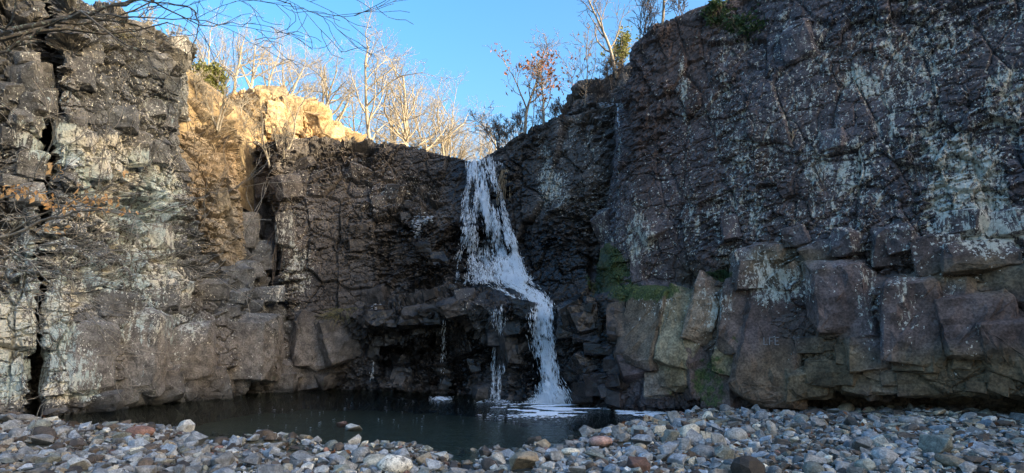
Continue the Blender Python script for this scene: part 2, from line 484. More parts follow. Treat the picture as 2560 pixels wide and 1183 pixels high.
def cliff(name, cols, nu, nv, kind, label, scales, cap_rows=2, blur=1):
    C = np.array([[np.asarray(p, float) for p in col] for col in cols])       # columns x rows x 3
    ui = np.concatenate([np.linspace(i, i + 1, n, endpoint=False) for i, n in enumerate(nu)] + [[len(nu)]])
    vi = np.concatenate([np.linspace(i, i + 1, n, endpoint=False) for i, n in enumerate(nv)] + [[len(nv)]])
    def lerp(A, t, ax):
        i = np.minimum(np.floor(t).astype(int), A.shape[ax] - 2)
        f = t - i
        sh = [1, 1, 1]; sh[ax] = -1
        f = f.reshape(sh)
        return np.take(A, i, ax) * (1 - f) + np.take(A, i + 1, ax) * f
    S = lerp(lerp(C, ui, 0), vi, 1)
    for _ in range(blur):
        for ax in (0, 1):
            pad = [(0, 0)] * 3; pad[ax] = (2, 2)
            Q = np.pad(S, pad, mode='edge')
            n = S.shape[ax]
            B = sum(np.take(Q, np.arange(k, k + n), ax) for k in range(5)) / 5
            sl = [slice(None)] * 3; sl[ax] = slice(2, n - 2)
            S[tuple(sl)] = B[tuple(sl)]
    # smoothed normal of the bare form
    du = np.gradient(S, axis=0); dv = np.gradient(S, axis=1)
    N = np.cross(du, dv)
    N /= np.linalg.norm(N, axis=2, keepdims=True) + 1e-9
    for _ in range(6):
        for ax in (0, 1):
            pad = [(0, 0)] * 3; pad[ax] = (3, 3)
            Q = np.pad(N, pad, mode='edge')
            N = sum(np.take(Q, np.arange(k, k + N.shape[ax]), ax) for k in range(7)) / 7
    N /= np.linalg.norm(N, axis=2, keepdims=True) + 1e-9
    P = S.reshape(-1, 3).copy(); Nf = N.reshape(-1, 3)
    rowi = np.tile(vi, len(ui))
    wt = 1 - 0.75 * smooth(rowi, len(nv) - cap_rows + 0.2, len(nv) - cap_rows + 1.2)
    warp = np.stack([fbm(P, 1.1, 3, 100 + i) - 0.5 for i in range(3)], 1) * 0.55
    D = np.zeros(len(P), np.float32)
    D += (fbm(P, 3.0, 3, 9) - 0.5) * 0.35
    amp = 0.55 + 0.9 * fbm(P, 2.6, 2, 300)
    # joints dip: the fracture frame is tilted a little against the vertical
    ca, sa = math.cos(0.16), math.sin(0.16)
    PR_ = np.stack([P[:, 0] * ca + P[:, 2] * sa, P[:, 1], -P[:, 0] * sa + P[:, 2] * ca], 1) + warp * 0.22
    rough = 0.3 + 1.3 * smooth(fbm(P, 1.9, 3, 350), 0.36, 0.66)
    if kind == 'right': rough *= 1.0 - 0.3 * smooth(P[:, 2], 3.2, 4.8)       # shattered foot
    if kind == 'left': rough *= 0.26 + 0.74 * smooth(P[:, 2], 2.6, 3.6)      # scoured flat panels at the foot
    for i, (sc, a, tilt, over, crack) in enumerate(scales):
        v, e, _ = facet(PR_, sc, 900 + 31 * i + len(name), tilt, over)
        D += a * v * (amp if i == 0 else rough)
        if crack: D -= crack * (1 - smooth(e, 0.0, 0.06)) * smooth(amp, .65, 1.0)
    D += (fbm(P, 0.16, 3, 55) - 0.5) * 0.03
    P += Nf * (D * wt)[:, None]
    nU, nV = len(ui), len(vi)
    idx = np.arange(nU * nV).reshape(nU, nV)
    faces = np.stack([idx[:-1, :-1], idx[1:, :-1], idx[1:, 1:], idx[:-1, 1:]], -1).reshape(-1, 4)
    me = raw_mesh(name, P, faces)
    c, mk = zone(P, kind)
    set_color(me, 'Col', c); set_color(me, 'Msk', mk)
    o = mesh_obj(name, me, ROCK)
    tag(o, label, 'cliff', kind='structure')
    step = faces
    BVH[name] = BVHTree.FromPolygons(P.tolist(), step.tolist())
    return o

FINE = [((1.5, 1.5, 1.9), .30, .45, .15, .14), ((.62, .62, .6), .18, .6, .45, .08), ((.25, .25, .2), .095, .8, .5, .04), ((.11, .11, .1), .045, .8, .4, 0)]
BLOCKY = [((1.1, 1.1, 2.0), .34, .45, .25, .22), ((.55, .55, .5), .29, .8, .6, .12), ((.24, .24, .19), .14, .9, .6, .05), ((.11, .11, .09), .055, .8, .4, 0)]
SMOOTHER = [((1.3, 1.3, 2.6), .15, .3, .12, .07), ((.75, .75, .7), .12, .5, .45, .05), ((.33, .33, .26), .072, .8, .5, .03), ((.14, .14, .11), .05, .8, .4, 0)]

# --- right cliff: base, undercut, lip, ledge, upper wall, rim, plateau
def rcol(b, Yb, lipy, ledgey, dl, mids, rim, und=0.7, rimz=None):
    # b: px of base; und: depth of the undercut; dl: ledge set-back
    col = [G(b, Yb + und, -1.0), G(b, Yb + und, 0.15), W(b, lipy, Yb - .05), W(b, (lipy + ledgey) / 2, Yb - 0.1), W(b, ledgey, Yb + .05),
           W(b, ledgey - 22, Yb + dl)]
    col += [W(*m) for m in mids]
    r = W(*rim) if rimz is None else G(rim[0], rim[2], rimz)
    col += [r, r + np.array([.6, 1.6, .35]), r + np.array([6, 12, .8])]
    return col
RC = [
    rcol(1425, 20.6, 985, 760, 1.0, [(1480, 640, 21.8), (1520, 480, 21.8), (1540, 350, 21.8)], (1552, 262, 22), .1),
    rcol(1535, 19.0, 985, 740, 1.0, [(1540, 640, 19.9), (1548, 480, 19.9), (1556, 350, 20.0)], (1566, 205, 20.2), .1),
    rcol(1612, 18.4, 985, 722, .95, [(1596, 640, 19.2), (1592, 480, 19.2), (1590, 350, 19.3)], (1583, 112, 19.5), .1),
    rcol(1720, 17.8, 990, 735, .75, [(1705, 640, 18.4), (1690, 480, 18.4), (1675, 300, 18.5)], (1648, 62, 18.8), .15),
    rcol(1815, 17.0, 985, 705, .4, [(1805, 620, 17.3), (1800, 450, 17.4), (1790, 250, 17.5)], (1779, 0, 18.0), .35),
    rcol(1900, 16.2, 975, 680, .15, [(1900, 600, 16.3), (1890, 430, 16.5), (1870, 235, 16.7)], (1860, 0, 18.0), .75, 11.8),
    rcol(2040, 15.3, 962, 670, .1, [(2040, 590, 15.3), (2040, 400, 15.5), (2040, 180, 15.8)], (2040, 0, 16.1), 1.3, 11.4),
    rcol(2200, 14.4, 968, 665, .1, [(2200, 590, 14.4), (2200, 400, 14.6), (2200, 180, 14.9)], (2200, 0, 15.2), 1.4, 10.9),
    rcol(2390, 13.5, 982, 660, .1, [(2390, 570, 13.5), (2390, 380, 13.7), (2390, 160, 14.0)], (2390, 0, 14.3), 1.5, 10.3),
    rcol(2590, 12.7, 998, 660, .1, [(2590, 560, 12.7), (2590, 370, 12.9), (2590, 150, 13.1)], (2590, 0, 13.4), 1.5, 10.1),
    rcol(2900, 11.4, 1040, 660, .1, [(2900, 560, 11.4), (2900, 370, 11.6), (2900, 150, 11.9)], (2900, 0, 12.2), 1.3, 9.4),
    rcol(3700, 8.8, 1060, 660, .1, [(3700, 560, 8.8), (3700, 370, 9.0), (3700, 150, 9.2)], (3700, 0, 9.5), 1.3, 9.4),
]
right_cliff = cliff('right_cliff', RC, [28, 34, 44, 42, 40, 58, 66, 74, 72, 50, 24], [8, 44, 56, 50, 14, 34, 66, 78, 76, 14, 8], 'right',
    'tall dark purplish basalt cliff with pale lichen streaks right of the waterfall', SMOOTHER)

# --- headwall with the fall
def hcol(b, Yb, und, lip, back, mids, rim):
    col = [G(b, Yb, -1.0), G(b, Yb, 0.1), W(*und), W(*lip), W(*back)] + [W(*m) for m in mids]
    r = W(*rim)
    return col + [r, r + np.array([0, 1.2, .12]), r + np.array([0, 5, .1])]
HC = [
    hcol(560, 27.5, (560, 860, 27.5), (580, 790, 27.5), (590, 760, 27.6), [(590, 650, 27.8), (590, 520, 28), (590, 430, 28)], (600, 362, 28.2)),
    hcol(690, 26.2, (700, 850, 26.4), (695, 780, 26.6), (690, 750, 27.0), [(685, 650, 27.5), (665, 520, 27.7), (640, 430, 27.8)], (630, 366, 28.0)),
    hcol(742, 25.8, (735, 860, 25.6), (728, 790, 25.5), (722, 765, 25.7), [(714, 650, 25.8), (700, 520, 25.9), (690, 430, 26.1)], (690, 347, 26.6)),
    hcol(830, 25.9, (825, 870, 25.6), (820, 800, 25.3), (818, 775, 25.7), [(810, 650, 25.9), (802, 530, 26.2), (800, 430, 26.6)], (800, 352, 27.2)),
    hcol(905, 25.6, (905, 860, 25.6), (905, 790, 24.8), (905, 765, 25.7), [(900, 655, 26), (895, 545, 26.2), (892, 440, 26.8)], (895, 358, 27.3)),
    hcol(1000, 25.0, (1000, 870, 25.9), (1000, 785, 23.9), (1000, 738, 25.6), [(1000, 655, 25.9), (1000, 548, 25.9), (1000, 450, 26.9)], (1000, 362, 27.4)),
    hcol(1090, 24.3, (1090, 870, 25.3), (1092, 780, 23.3), (1092, 722, 25.0), [(1096, 655, 25.5), (1100, 548, 25.6), (1100, 460, 26.6)], (1092, 378, 27.0)),
    hcol(1160, 23.6, (1160, 865, 24.7), (1162, 755, 22.5), (1165, 700, 24.0), [(1165, 640, 25.1), (1160, 548, 25.5), (1158, 460, 25.9)], (1152, 393, 26.4)),
    hcol(1235, 22.3, (1235, 870, 23.2), (1238, 772, 21.4), (1240, 712, 23.2), [(1240, 640, 24.4), (1215, 548, 24.8), (1200, 460, 25.2)], (1192, 405, 25.8)),
    hcol(1310, 21.1, (1310, 870, 21.9), (1315, 768, 20.9), (1318, 715, 22.2), [(1308, 648, 23.4), (1288, 548, 23.9), (1262, 460, 24.3)], (1244, 372, 25.0)),
    hcol(1360, 21.3, (1362, 860, 21.3), (1352, 785, 21.0), (1345, 735, 21.9), [(1340, 660, 22.8), (1330, 548, 23.2), (1320, 450, 23.6)], (1300, 330, 24.2)),
    hcol(1410, 20.6, (1410, 870, 20.5), (1402, 765, 20.1), (1398, 735, 21.2), [(1395, 675, 22.0), (1390, 560, 22.3), (1382, 450, 22.6)], (1378, 297, 23.0)),
    hcol(1475, 19.8, (1472, 870, 19.8), (1468, 755, 19.5), (1465, 728, 20.3), [(1465, 685, 21.1), (1470, 560, 21.4), (1470, 450, 21.6)], (1446, 276, 22.0)),
    hcol(1600, 20.4, (1600, 870, 20.4), (1600, 755, 20.4), (1600, 728, 20.8), [(1600, 685, 21.2), (1600, 560, 21.4), (1600, 450, 21.6)], (1590, 235, 22.0)),
]
headwall_cliff = cliff('headwall_cliff', HC, [12, 30, 40, 34, 40, 40, 34, 36, 36, 26, 26, 32, 30], [8, 52, 40, 26, 46, 50, 46, 46, 16, 8], 'head',
    'brown and black wet rock wall that the waterfall pours over', [((1.2, 1.2, 1.8), .24, .45, .15, .14), ((.55, .55, .42), .17, .7, .5, .07), ((.24, .24, .17), .10, .9, .6, .03), ((.11, .11, .09), .045, .8, .4, 0)])

# --- left cliff
def lcol(pts, cap=(-.5, 1.5, .3), back=(-6, 10, .8)):
    c = [G(pts[0][0], pts[0][2], -1.0)] + [W(*p) for p in pts]
    r = c[-1]
    return c + [r + np.array(cap), r + np.array(back)]
def lsimple(px, Yb, rimy, top_px=None, d=(0, 0, .1, .2, .4, .1, .1, .4)):
    ys = [1040, 920, 800, 640, 480, 335, 180, rimy]
    tp = px if top_px is None else top_px
    return [(px + (tp - px) * (i / 7.0), y, Yb + d[i]) for i, y in enumerate(ys)]
LC = [
    lcol(lsimple(-1300, 12.0, -300)),
    lcol(lsimple(-350, 15.2, -180)),
    lcol(lsimple(-60, 16.6, -110)),
    lcol(lsimple(46, 17.0, -40, 78)),
    lcol(lsimple(66, 17.1, -20, 100)),
    lcol([(x, y, Y + 2.6) for x, y, Y in lsimple(76, 17.2, 5, 108)]),
    lcol([(x, y, Y + 2.6) for x, y, Y in lsimple(102, 17.2, 5, 142)]),
    lcol(lsimple(112, 17.4, 5, 154)),
    lcol(lsimple(140, 17.5, 8, 186)),
    lcol([(305, 1022, 19.2), (305, 920, 19.1), (300, 800, 19.2), (290, 640, 19.6), (285, 480, 20.0), (285, 340, 19.2), (285, 180, 19.1), (290, 32, 19.6)]),
    lcol([(430, 1010, 20.8), (425, 920, 20.7), (420, 800, 20.9), (410, 640, 21.4), (400, 480, 21.8), (395, 345, 20.9), (395, 180, 20.8), (398, 66, 21.3)]),
    lcol([(560, 993, 22.5), (555, 920, 22.3), (540, 800, 22.5), (510, 655, 22.9), (465, 490, 22.9), (436, 345, 21.6), (455, 200, 21.5), (461, 106, 21.9)]),
    lcol([(660, 983, 24.4), (660, 920, 24.1), (655, 800, 24.2), (615, 665, 24.5), (545, 510, 24.6), (450, 370, 24.0), (462, 210, 24.0), (464, 120, 24.3)]),
    lcol([(755, 975, 25.9), (752, 920, 25.6), (742, 830, 25.6), (690, 740, 25.9), (620, 580, 26.4), (500, 420, 26.4), (470, 230, 27), (466, 130, 27)]),
]
left_cliff = cliff('left_cliff', LC, [14, 24, 26, 10, 14, 8, 14, 10, 60, 56, 56, 44, 34], [8, 50, 50, 66, 64, 62, 64, 56, 12, 8], 'left',
    'blocky grey basalt cliff with mint green lichen and a black vertical cleft', BLOCKY)

# --- sunlit buttress between the left cliff and the chute
BC = []
for pts in (
    [(380, 790, 23.2), (370, 640, 23.4), (365, 560, 23.6), (370, 450, 23.8), (380, 350, 24.0), (390, 275, 24.4), (400, 195, 25)],
    [(475, 790, 22.7), (468, 640, 22.6), (455, 560, 22.7), (445, 450, 23.0), (445, 350, 23.4), (450, 275, 23.9), (455, 205, 24.6)],
    [(555, 790, 23.3), (545, 640, 23.1), (532, 560, 23.2), (520, 450, 23.6), (512, 350, 24.2), (506, 285, 24.7), (498, 228, 25.4)],
    [(600, 790, 24.2), (596, 640, 24.1), (592, 560, 24.1), (588, 450, 24.5), (578, 370, 25.1), (560, 305, 25.7), (540, 262, 26.4)],
    [(625, 790, 26.2), (612, 640, 26.4), (604, 560, 26.6), (600, 450, 27), (590, 380, 27.4), (575, 320, 27.8), (556, 285, 28.2)]):
    c = [W(*p) for p in pts]
    BC.append(c + [c[-1] + np.array([-.6, 1.2, .25]), c[-1] + np.array([-2.5, 4, .8])])
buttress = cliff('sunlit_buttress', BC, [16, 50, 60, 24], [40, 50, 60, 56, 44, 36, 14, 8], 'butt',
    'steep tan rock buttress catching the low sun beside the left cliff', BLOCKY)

# --- outcrop on the skyline
OC = []
for px, ytop, ybot, Y, dpx in ((520, 268, 400, 31.5, 0), (585, 232, 400, 29.0, 0), (640, 220, 400, 28.4, 0), (700, 234, 400, 28.6, 0), (780, 262, 400, 29.2, 0), (850, 300, 400, 30.0, 0), (905, 345, 405, 31.0, 0), (960, 385, 420, 33.0, 0)):
    c = [W(px, ybot + 60, Y), W(px, ybot, Y), W(px, ytop * .55 + ybot * .45, Y + .1), W(px, ytop * .85 + ybot * .15, Y + .25), W(px, ytop, Y + .9)]
    OC.append(c + [c[-1] + np.array([0, 1.5, .1]), c[-1] + np.array([0, 7, -.4])])
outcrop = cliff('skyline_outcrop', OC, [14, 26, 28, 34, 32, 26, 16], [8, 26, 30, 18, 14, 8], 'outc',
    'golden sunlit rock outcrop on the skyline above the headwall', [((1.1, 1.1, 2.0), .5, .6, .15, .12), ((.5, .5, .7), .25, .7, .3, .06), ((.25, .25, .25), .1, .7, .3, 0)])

# --- grey step of rock on the right skyline
SC = []
for px, ytop, Y in ((1405, 292, 24.6), (1432, 240, 23.6), (1470, 212, 23.2), (1520, 182, 22.8), (1562, 160, 22.6), (1610, 130, 22.6)):
    c = [W(px, 340, Y - .1), W(px, (ytop + 340) / 2, Y), W(px, ytop, Y + .1)]
    SC.append(c + [c[-1] + np.array([0, 1.0, .1]), c[-1] + np.array([0.5, 4, 0])])
step_rock = cliff('skyline_step_rock', SC, [10, 20, 24, 22, 16], [20, 22, 10, 6], 'plain',
    'grey stepped rock shoulder on the skyline right of the waterfall', FINE)

# ------------------------------------------------------------------ hilltop terrain behind the rims
FRX = [-70, -20, -14, -12, -10.5, -8.5, -6.5, -3, 0.2, 1.5, 3.5, 6.0, 8.5, 12, 16, 70]
FRY = [0, 15, 20.5, 23, 28.5, 30.5, 30, 29.5, 28.0, 26, 24, 21, 19, 17, 15, 5]
def hill_z(x, y):
    x = np.asarray(x, float); y = np.asarray(y, float)
    P = np.stack([x, y, np.zeros_like(x)], -1).reshape(-1, 3)
    n = (fbm(P, 6, 4, 500) - 0.5).reshape(x.shape)
    z = 8.6 + 0.075 * np.clip(y - 27, 0, 200) + np.clip((-7.5 - x) * 0.75, 0, 4.6) + np.clip((x - 0.5) * .34, 0, 3.2)
    return z + n * 1.1 - 0.4 * np.exp(-((x + 1.6) / 1.5) ** 2)
xs = np.concatenate([np.linspace(-70, -20, 20, endpoint=False), np.linspace(-20, 20, 170, endpoint=False), np.linspace(20, 70, 20)])
ts = np.linspace(0, 1, 90)
X = np.repeat(xs[:, None], 90, 1)
Yg = np.interp(xs, FRX, FRY)[:, None] + (ts[None, :] ** 2) * 110
Z = hill_z(X, Yg) - 4.0 * (1 - smooth(ts[None, :], 0.0, 0.2))
idx = np.arange(X.size).reshape(X.shape)
hf = np.stack([idx[:-1, :-1], idx[1:, :-1], idx[1:, 1:], idx[:-1, 1:]], -1).reshape(-1, 4)
hilltop = mesh_obj('hilltop', raw_mesh('hilltop', np.stack([X, Yg, Z], -1).reshape(-1, 3), hf, True), EARTH)
tag(hilltop, 'leaf covered hilltop above the rock walls', 'hill', kind='structure')

# added ridge, unseen beyond the frame on the right, shaped to shade the gorge
RY = [-60, -14, -9.4, -7, -5.9, -5.1, -2.4, -1.4, -0.7, 1.8, 3.4, 5.2, 10, 24]
RZ = [20, 25.5, 26.2, 24.8, 22.4, 18.5, 18.0, 20.3, 21.8, 22.3, 21.0, 20.6, 18, 14]  # crest follows the wanted shadow edge, with a notch for the buttress sun
ys_ = np.linspace(-60, 24, 150)
us = np.linspace(0, 1, 40)
ridge = np.interp(ys_, RY, RZ)
Pn = np.stack([np.zeros(150), ys_, np.zeros(150)], 1)
ridge = ridge + (fbm(Pn, 1.2, 3, 21) - .5) * 0.9
XX = 42.8 + us[None, :] * 26 + 0 * ys_[:, None]
prof = np.clip(us * 26 / 3.2, 0, 1)[None, :]
ZZ = -0.8 + (ridge[:, None] + 0.8) * (1 - (1 - prof) ** 1.6) - np.clip(us[None, :] * 26 - 5, 0, 99) * 0.16
Pn = np.stack([XX, ys_[:, None] + 0 * XX, ZZ], -1).reshape(-1, 3)
ZZ = ZZ + ((fbm(Pn, 2.5, 4, 33) - .5) * 1.0).reshape(ZZ.shape) * (prof < 0.98)
idx = np.arange(XX.size).reshape(XX.shape)
hf2 = np.stack([idx[:-1, :-1], idx[:-1, 1:], idx[1:, 1:], idx[1:, :-1]], -1).reshape(-1, 4)
shade_ridge = mesh_obj('shade_ridge', raw_mesh('shade_ridge', np.stack([XX, ys_[:, None] + 0 * XX, ZZ], -1).reshape(-1, 3), hf2, True), EARTH)
tag(shade_ridge, 'added unseen ridge shaped to shade the gorge', 'hill', kind='structure')

# ------------------------------------------------------------------ stream bed, gravel banks, pool
SHORE_L = [(-400, 1044), (0, 1054), (140, 1058), (230, 1080), (330, 1070), (480, 1082), (520, 1114), (570, 1106), (690, 1092), (770, 1104), (830, 1128), (870, 1116), (950, 1118), (1060, 1126), (1110, 1152), (1150, 1180), (1170, 1230), (1170, 1700), (-400, 1700)]
SHORE_R = [(1185, 1170), (1215, 1126), (1290, 1146), (1330, 1116), (1390, 1138), (1430, 1124), (1470, 1088), (1560, 1070), (1700, 1042), (1830, 1040), (2000, 1045), (2700, 1060), (3400, 1080), (3400, 1700), (1150, 1700)]
def to_ground(poly):
    return np.array([on_ground(px, py)[:2] for px, py in poly])
PL, PR = to_ground(SHORE_L), to_ground(SHORE_R)
def poly_sd(x, y, poly):
    """signed distance, positive inside"""
    inside = np.zeros(x.shape, bool); d = np.full(x.shape, 1e9)
    n = len(poly)
    for i in range(n):
        ax, ay = poly[i]; bx, by = poly[(i + 1) % n]
        t = np.clip(((x - ax) * (bx - ax) + (y - ay) * (by - ay)) / ((bx - ax) ** 2 + (by - ay) ** 2 + 1e-9), 0, 1)
        d = np.minimum(d, np.hypot(x - ax - t * (bx - ax), y - ay - t * (by - ay)))
        c = ((ay > y) != (by > y)) & (x < (bx - ax) * (y - ay) / (by - ay + 1e-12) + ax)
        inside ^= c
    return np.where(inside, d, -d)
PUDDLES = [(850, 1152, 1.2, .42), (690, 1132, .6, .34), (1450, 1140, .8, .34), (1550, 1134, .5, .2), (560, 1120, .5, .3)]
def bed_z(x, y):
    x = np.asarray(x, float); y = np.asarray(y, float)
    s = np.maximum(poly_sd(x, y, PL), poly_sd(x, y, PR))
    P = np.stack([x, y, 0 * x], -1).reshape(-1, 3)
    n = (fbm(P, 1.3, 4, 71) - .5).reshape(x.shape)
    z = np.where(s > 0, np.minimum(0.03 + s * 0.16, 0.16 + s * .02), np.maximum(s * 0.28, -0.75))
    z = z + n * 0.14 * np.clip(0.3 + np.abs(s), 0, 1)
    z = z + np.clip((x - 4.5) * 0.05, 0, 0.22) * (s > 0)
    for px, py, rx, ry in PUDDLES:
        c = on_ground(px, py)
        d = np.sqrt(((x - c[0]) / rx) ** 2 + ((y - c[1]) / ry) ** 2)
        z = z - 0.40 * (1 - smooth(d, 0.6, 1.3))
    return np.minimum(z, 0.45)
gx = np.concatenate([np.linspace(-70, -17, 12, endpoint=False), np.linspace(-17, 14, 230, endpoint=False), np.linspace(14, 70, 12)])
gy = np.concatenate([np.linspace(-60, 6, 24, endpoint=False), np.linspace(6, 28, 190, endpoint=False), np.linspace(28, 60, 8)])
GX, GY = np.meshgrid(gx, gy, indexing='ij')
GZ = bed_z(GX, GY)
idx = np.arange(GX.size).reshape(GX.shape)
gf = np.stack([idx[:-1, :-1], idx[1:, :-1], idx[1:, 1:], idx[:-1, 1:]], -1).reshape(-1, 4)
ground = mesh_obj('ground', raw_mesh('ground', np.stack([GX, GY, GZ], -1).reshape(-1, 3), gf, True), BED)
tag(ground, 'dark gravel stream bed and banks under the loose stones', 'ground', kind='structure')
wx = np.linspace(-30, 16, 3); wy = np.linspace(4, 30, 3)
WX, WY = np.meshgrid(wx, wy, indexing='ij'); idx = np.arange(9).reshape(3, 3)
wf = np.stack([idx[:-1, :-1], idx[1:, :-1], idx[1:, 1:], idx[:-1, 1:]], -1).reshape(-1, 4)
pool = mesh_obj('plunge_pool_water', raw_mesh('plunge_pool_water', np.stack([WX, WY, 0 * WX], -1).reshape(-1, 3), wf), WATER)
tag(pool, 'dark green still water of the plunge pool below the waterfall', 'water', kind='structure')

ALLBVH = ['right_cliff', 'headwall_cliff', 'left_cliff', 'sunlit_buttress', 'skyline_outcrop', 'skyline_step_rock']
def hit(px, py, names=ALLBVH):
    """nearest rock seen through a photo pixel: (point, normal, cliff name)"""
    d = ray(px, py); best = None
    for nme in names:
        loc, nor, i, dist = BVH[nme].ray_cast(Vector((0, 0, CAMZ)), d)
        if loc is not None and (best is None or dist < best[3]):
            if nor.dot(d) > 0: nor = -nor
            best = (np.array(loc), np.array(nor), nme, dist)
    return best

# ------------------------------------------------------------------ loose and jointed blocks in the cliffs
CLIFF = {'right_cliff': (right_cliff, 'right'), 'headwall_cliff': (headwall_cliff, 'head'), 'left_cliff': (left_cliff, 'left'),
         'sunlit_buttress': (buttress, 'butt'), 'skyline_outcrop': (outcrop, 'outc'), 'skyline_step_rock': (step_rock, 'plain')}
def hull_mesh(name, pts):
    bm = bmesh.new()
    for p in pts: bm.verts.new(p)
    r = bmesh.ops.convex_hull(bm, input=bm.verts[:])
    junk = [e for e in r['geom_interior'] + r['geom_unused'] if isinstance(e, bmesh.types.BMVert)]
    bmesh.ops.delete(bm, geom=list(set(junk)), context='VERTS')
    bmesh.ops.recalc_face_normals(bm, faces=bm.faces[:])
    me = bpy.data.meshes.new(name)
    bm.to_mesh(me); bm.free()
    return me
R_ = random.Random(3)
def rock_piece(name, px, py, w, h, rot=0.0, proud=0.4, names=ALLBVH, lean=0.0, label=None, thick=None, jit=0.16, tint=(1, 1, 1)):
    hs = [hit(px + dx * w * .3, py + dy * h * .3, names) for dx, dy in ((0, 0), (1, 0), (-1, 0), (0, 1), (0, -1))]
    if hs[0] is None: return None
    c, _, nm, dist = hs[0]
    hs = [q for q in hs if q is not None and q[2] == nm and abs(q[3] - dist) < 1.0]
    n = Vector(np.mean([q[1] for q in hs], 0)); n.z *= 0.4
    n.normalize(); n.z += lean; n.normalize()
    u = Vector((0, 0, 1)).cross(n)
    if u.length < .1: return None
    u.normalize(); v = n.cross(u)
    ca, sa = math.cos(rot), math.sin(rot)
    u, v = u * ca + v * sa, v * ca - u * sa
    k = dist / F * 0.5
    a, b = w * k, h * k
    d = thick if thick else min(a, b) * 0.9
    pts = []
    for sx in (-1, 1):
        for sy in (-1, 1):
            for sz in (-1, 1):
                q = (1 if sz < 0 else R_.uniform(.6, .95))
                pts.append(u * (sx * a * q * R_.uniform(1 - jit, 1 + jit)) + v * (sy * b * q * R_.uniform(1 - jit, 1 + jit)) + n * (sz * d * R_.uniform(.75, 1.1)))
    for _ in range(9):
        x, y, z = R_.uniform(-1, 1), R_.uniform(-1, 1), R_.uniform(-.6, 1)
        i = R_.randrange(2)
        if i == 0: x = math.copysign(R_.uniform(.95, 1.06), x)
        else: y = math.copysign(R_.uniform(.95, 1.06), y)
        pts.append(u * (x * a) + v * (y * b) + n * (z * d * .8))
    cen = Vector(np.mean([q[0] for q in hs], 0)) + n * (d * (1.7 * proud - 1))
    me = hull_mesh(name, pts)
    bm = bmesh.new(); bm.from_mesh(me)                     # worn arrises
    bmesh.ops.bevel(bm, geom=bm.edges[:], offset=min(a, b) * .03, segments=1, affect='EDGES', profile=.5)
    bmesh.ops.triangulate(bm, faces=bm.faces[:])
    for _ in range(3):
        ed = [e for e in bm.edges if e.calc_length() > .2]
        if not ed: break
        bmesh.ops.subdivide_edges(bm, edges=ed, cuts=1)
        bmesh.ops.triangulate(bm, faces=bm.faces[:])
    bm.normal_update()
    Q = np.array([x.co for x in bm.verts]) + np.array(cen); Nq = np.array([x.normal for x in bm.verts])
    dq = facet(Q, (.8, .8, .7), 75, .5, .3)[0] * .06 + facet(Q, (.3, .3, .22), 77, .7, .4)[0] * .04 + facet(Q, (.13, .13, .1), 79, .7, .4)[0] * .02
    dq = dq * min(1, min(a, b) * 2.6)
    for x, dd, nn in zip(bm.verts, dq, Nq): x.co += Vector(nn * dd)
    bm.to_mesh(me); bm.free()
    P = np.array([np.array(cen) + np.array(x.co) for x in me.vertices])
    o_c, kind = CLIFF[nm]
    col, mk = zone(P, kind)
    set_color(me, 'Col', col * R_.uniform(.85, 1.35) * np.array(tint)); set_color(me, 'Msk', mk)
    o = mesh_obj(name, me, ROCK, o_c)
    o.location = cen
    if label: o['label'] = label
    return o

# leaning slabs at the foot of the right cliff
for px, py, w, h, rot, lab in (
    (1608, 812, 118, 200, -.16, 'tan leaning slab with a mossy top'), (1592, 915, 90, 60, .2, None), (1705, 830, 112, 205, -.30, None), (1770, 770, 84, 170, -.30, None),
    (1835, 790, 70, 190, -.22, None), (1815, 900, 60, 70, -.2, None), (1690, 930, 90, 90, .1, None), (1745, 930, 60, 130, .05, None), (1800, 975, 90, 110, .05, None),
    (1920, 860, 150, 260, -.12, None), (1935, 960, 130, 110, .1, None), (1545, 800, 60, 110, .1, None), (1650, 960, 80, 70, 0, None), (1860, 930, 80, 60, .3, None)):
    rock_piece('rock_slab', px, py, w, h, rot, .48, lean=.12, label=lab, thick=.30, names=['right_cliff', 'headwall_cliff'], jit=.1, tint=R_.choice(((1.7, 1.6, 1.4), (1.3, 1.2, 1.0), (1.5, 1.5, 1.15), (1.1, 1.0, 1.0))))
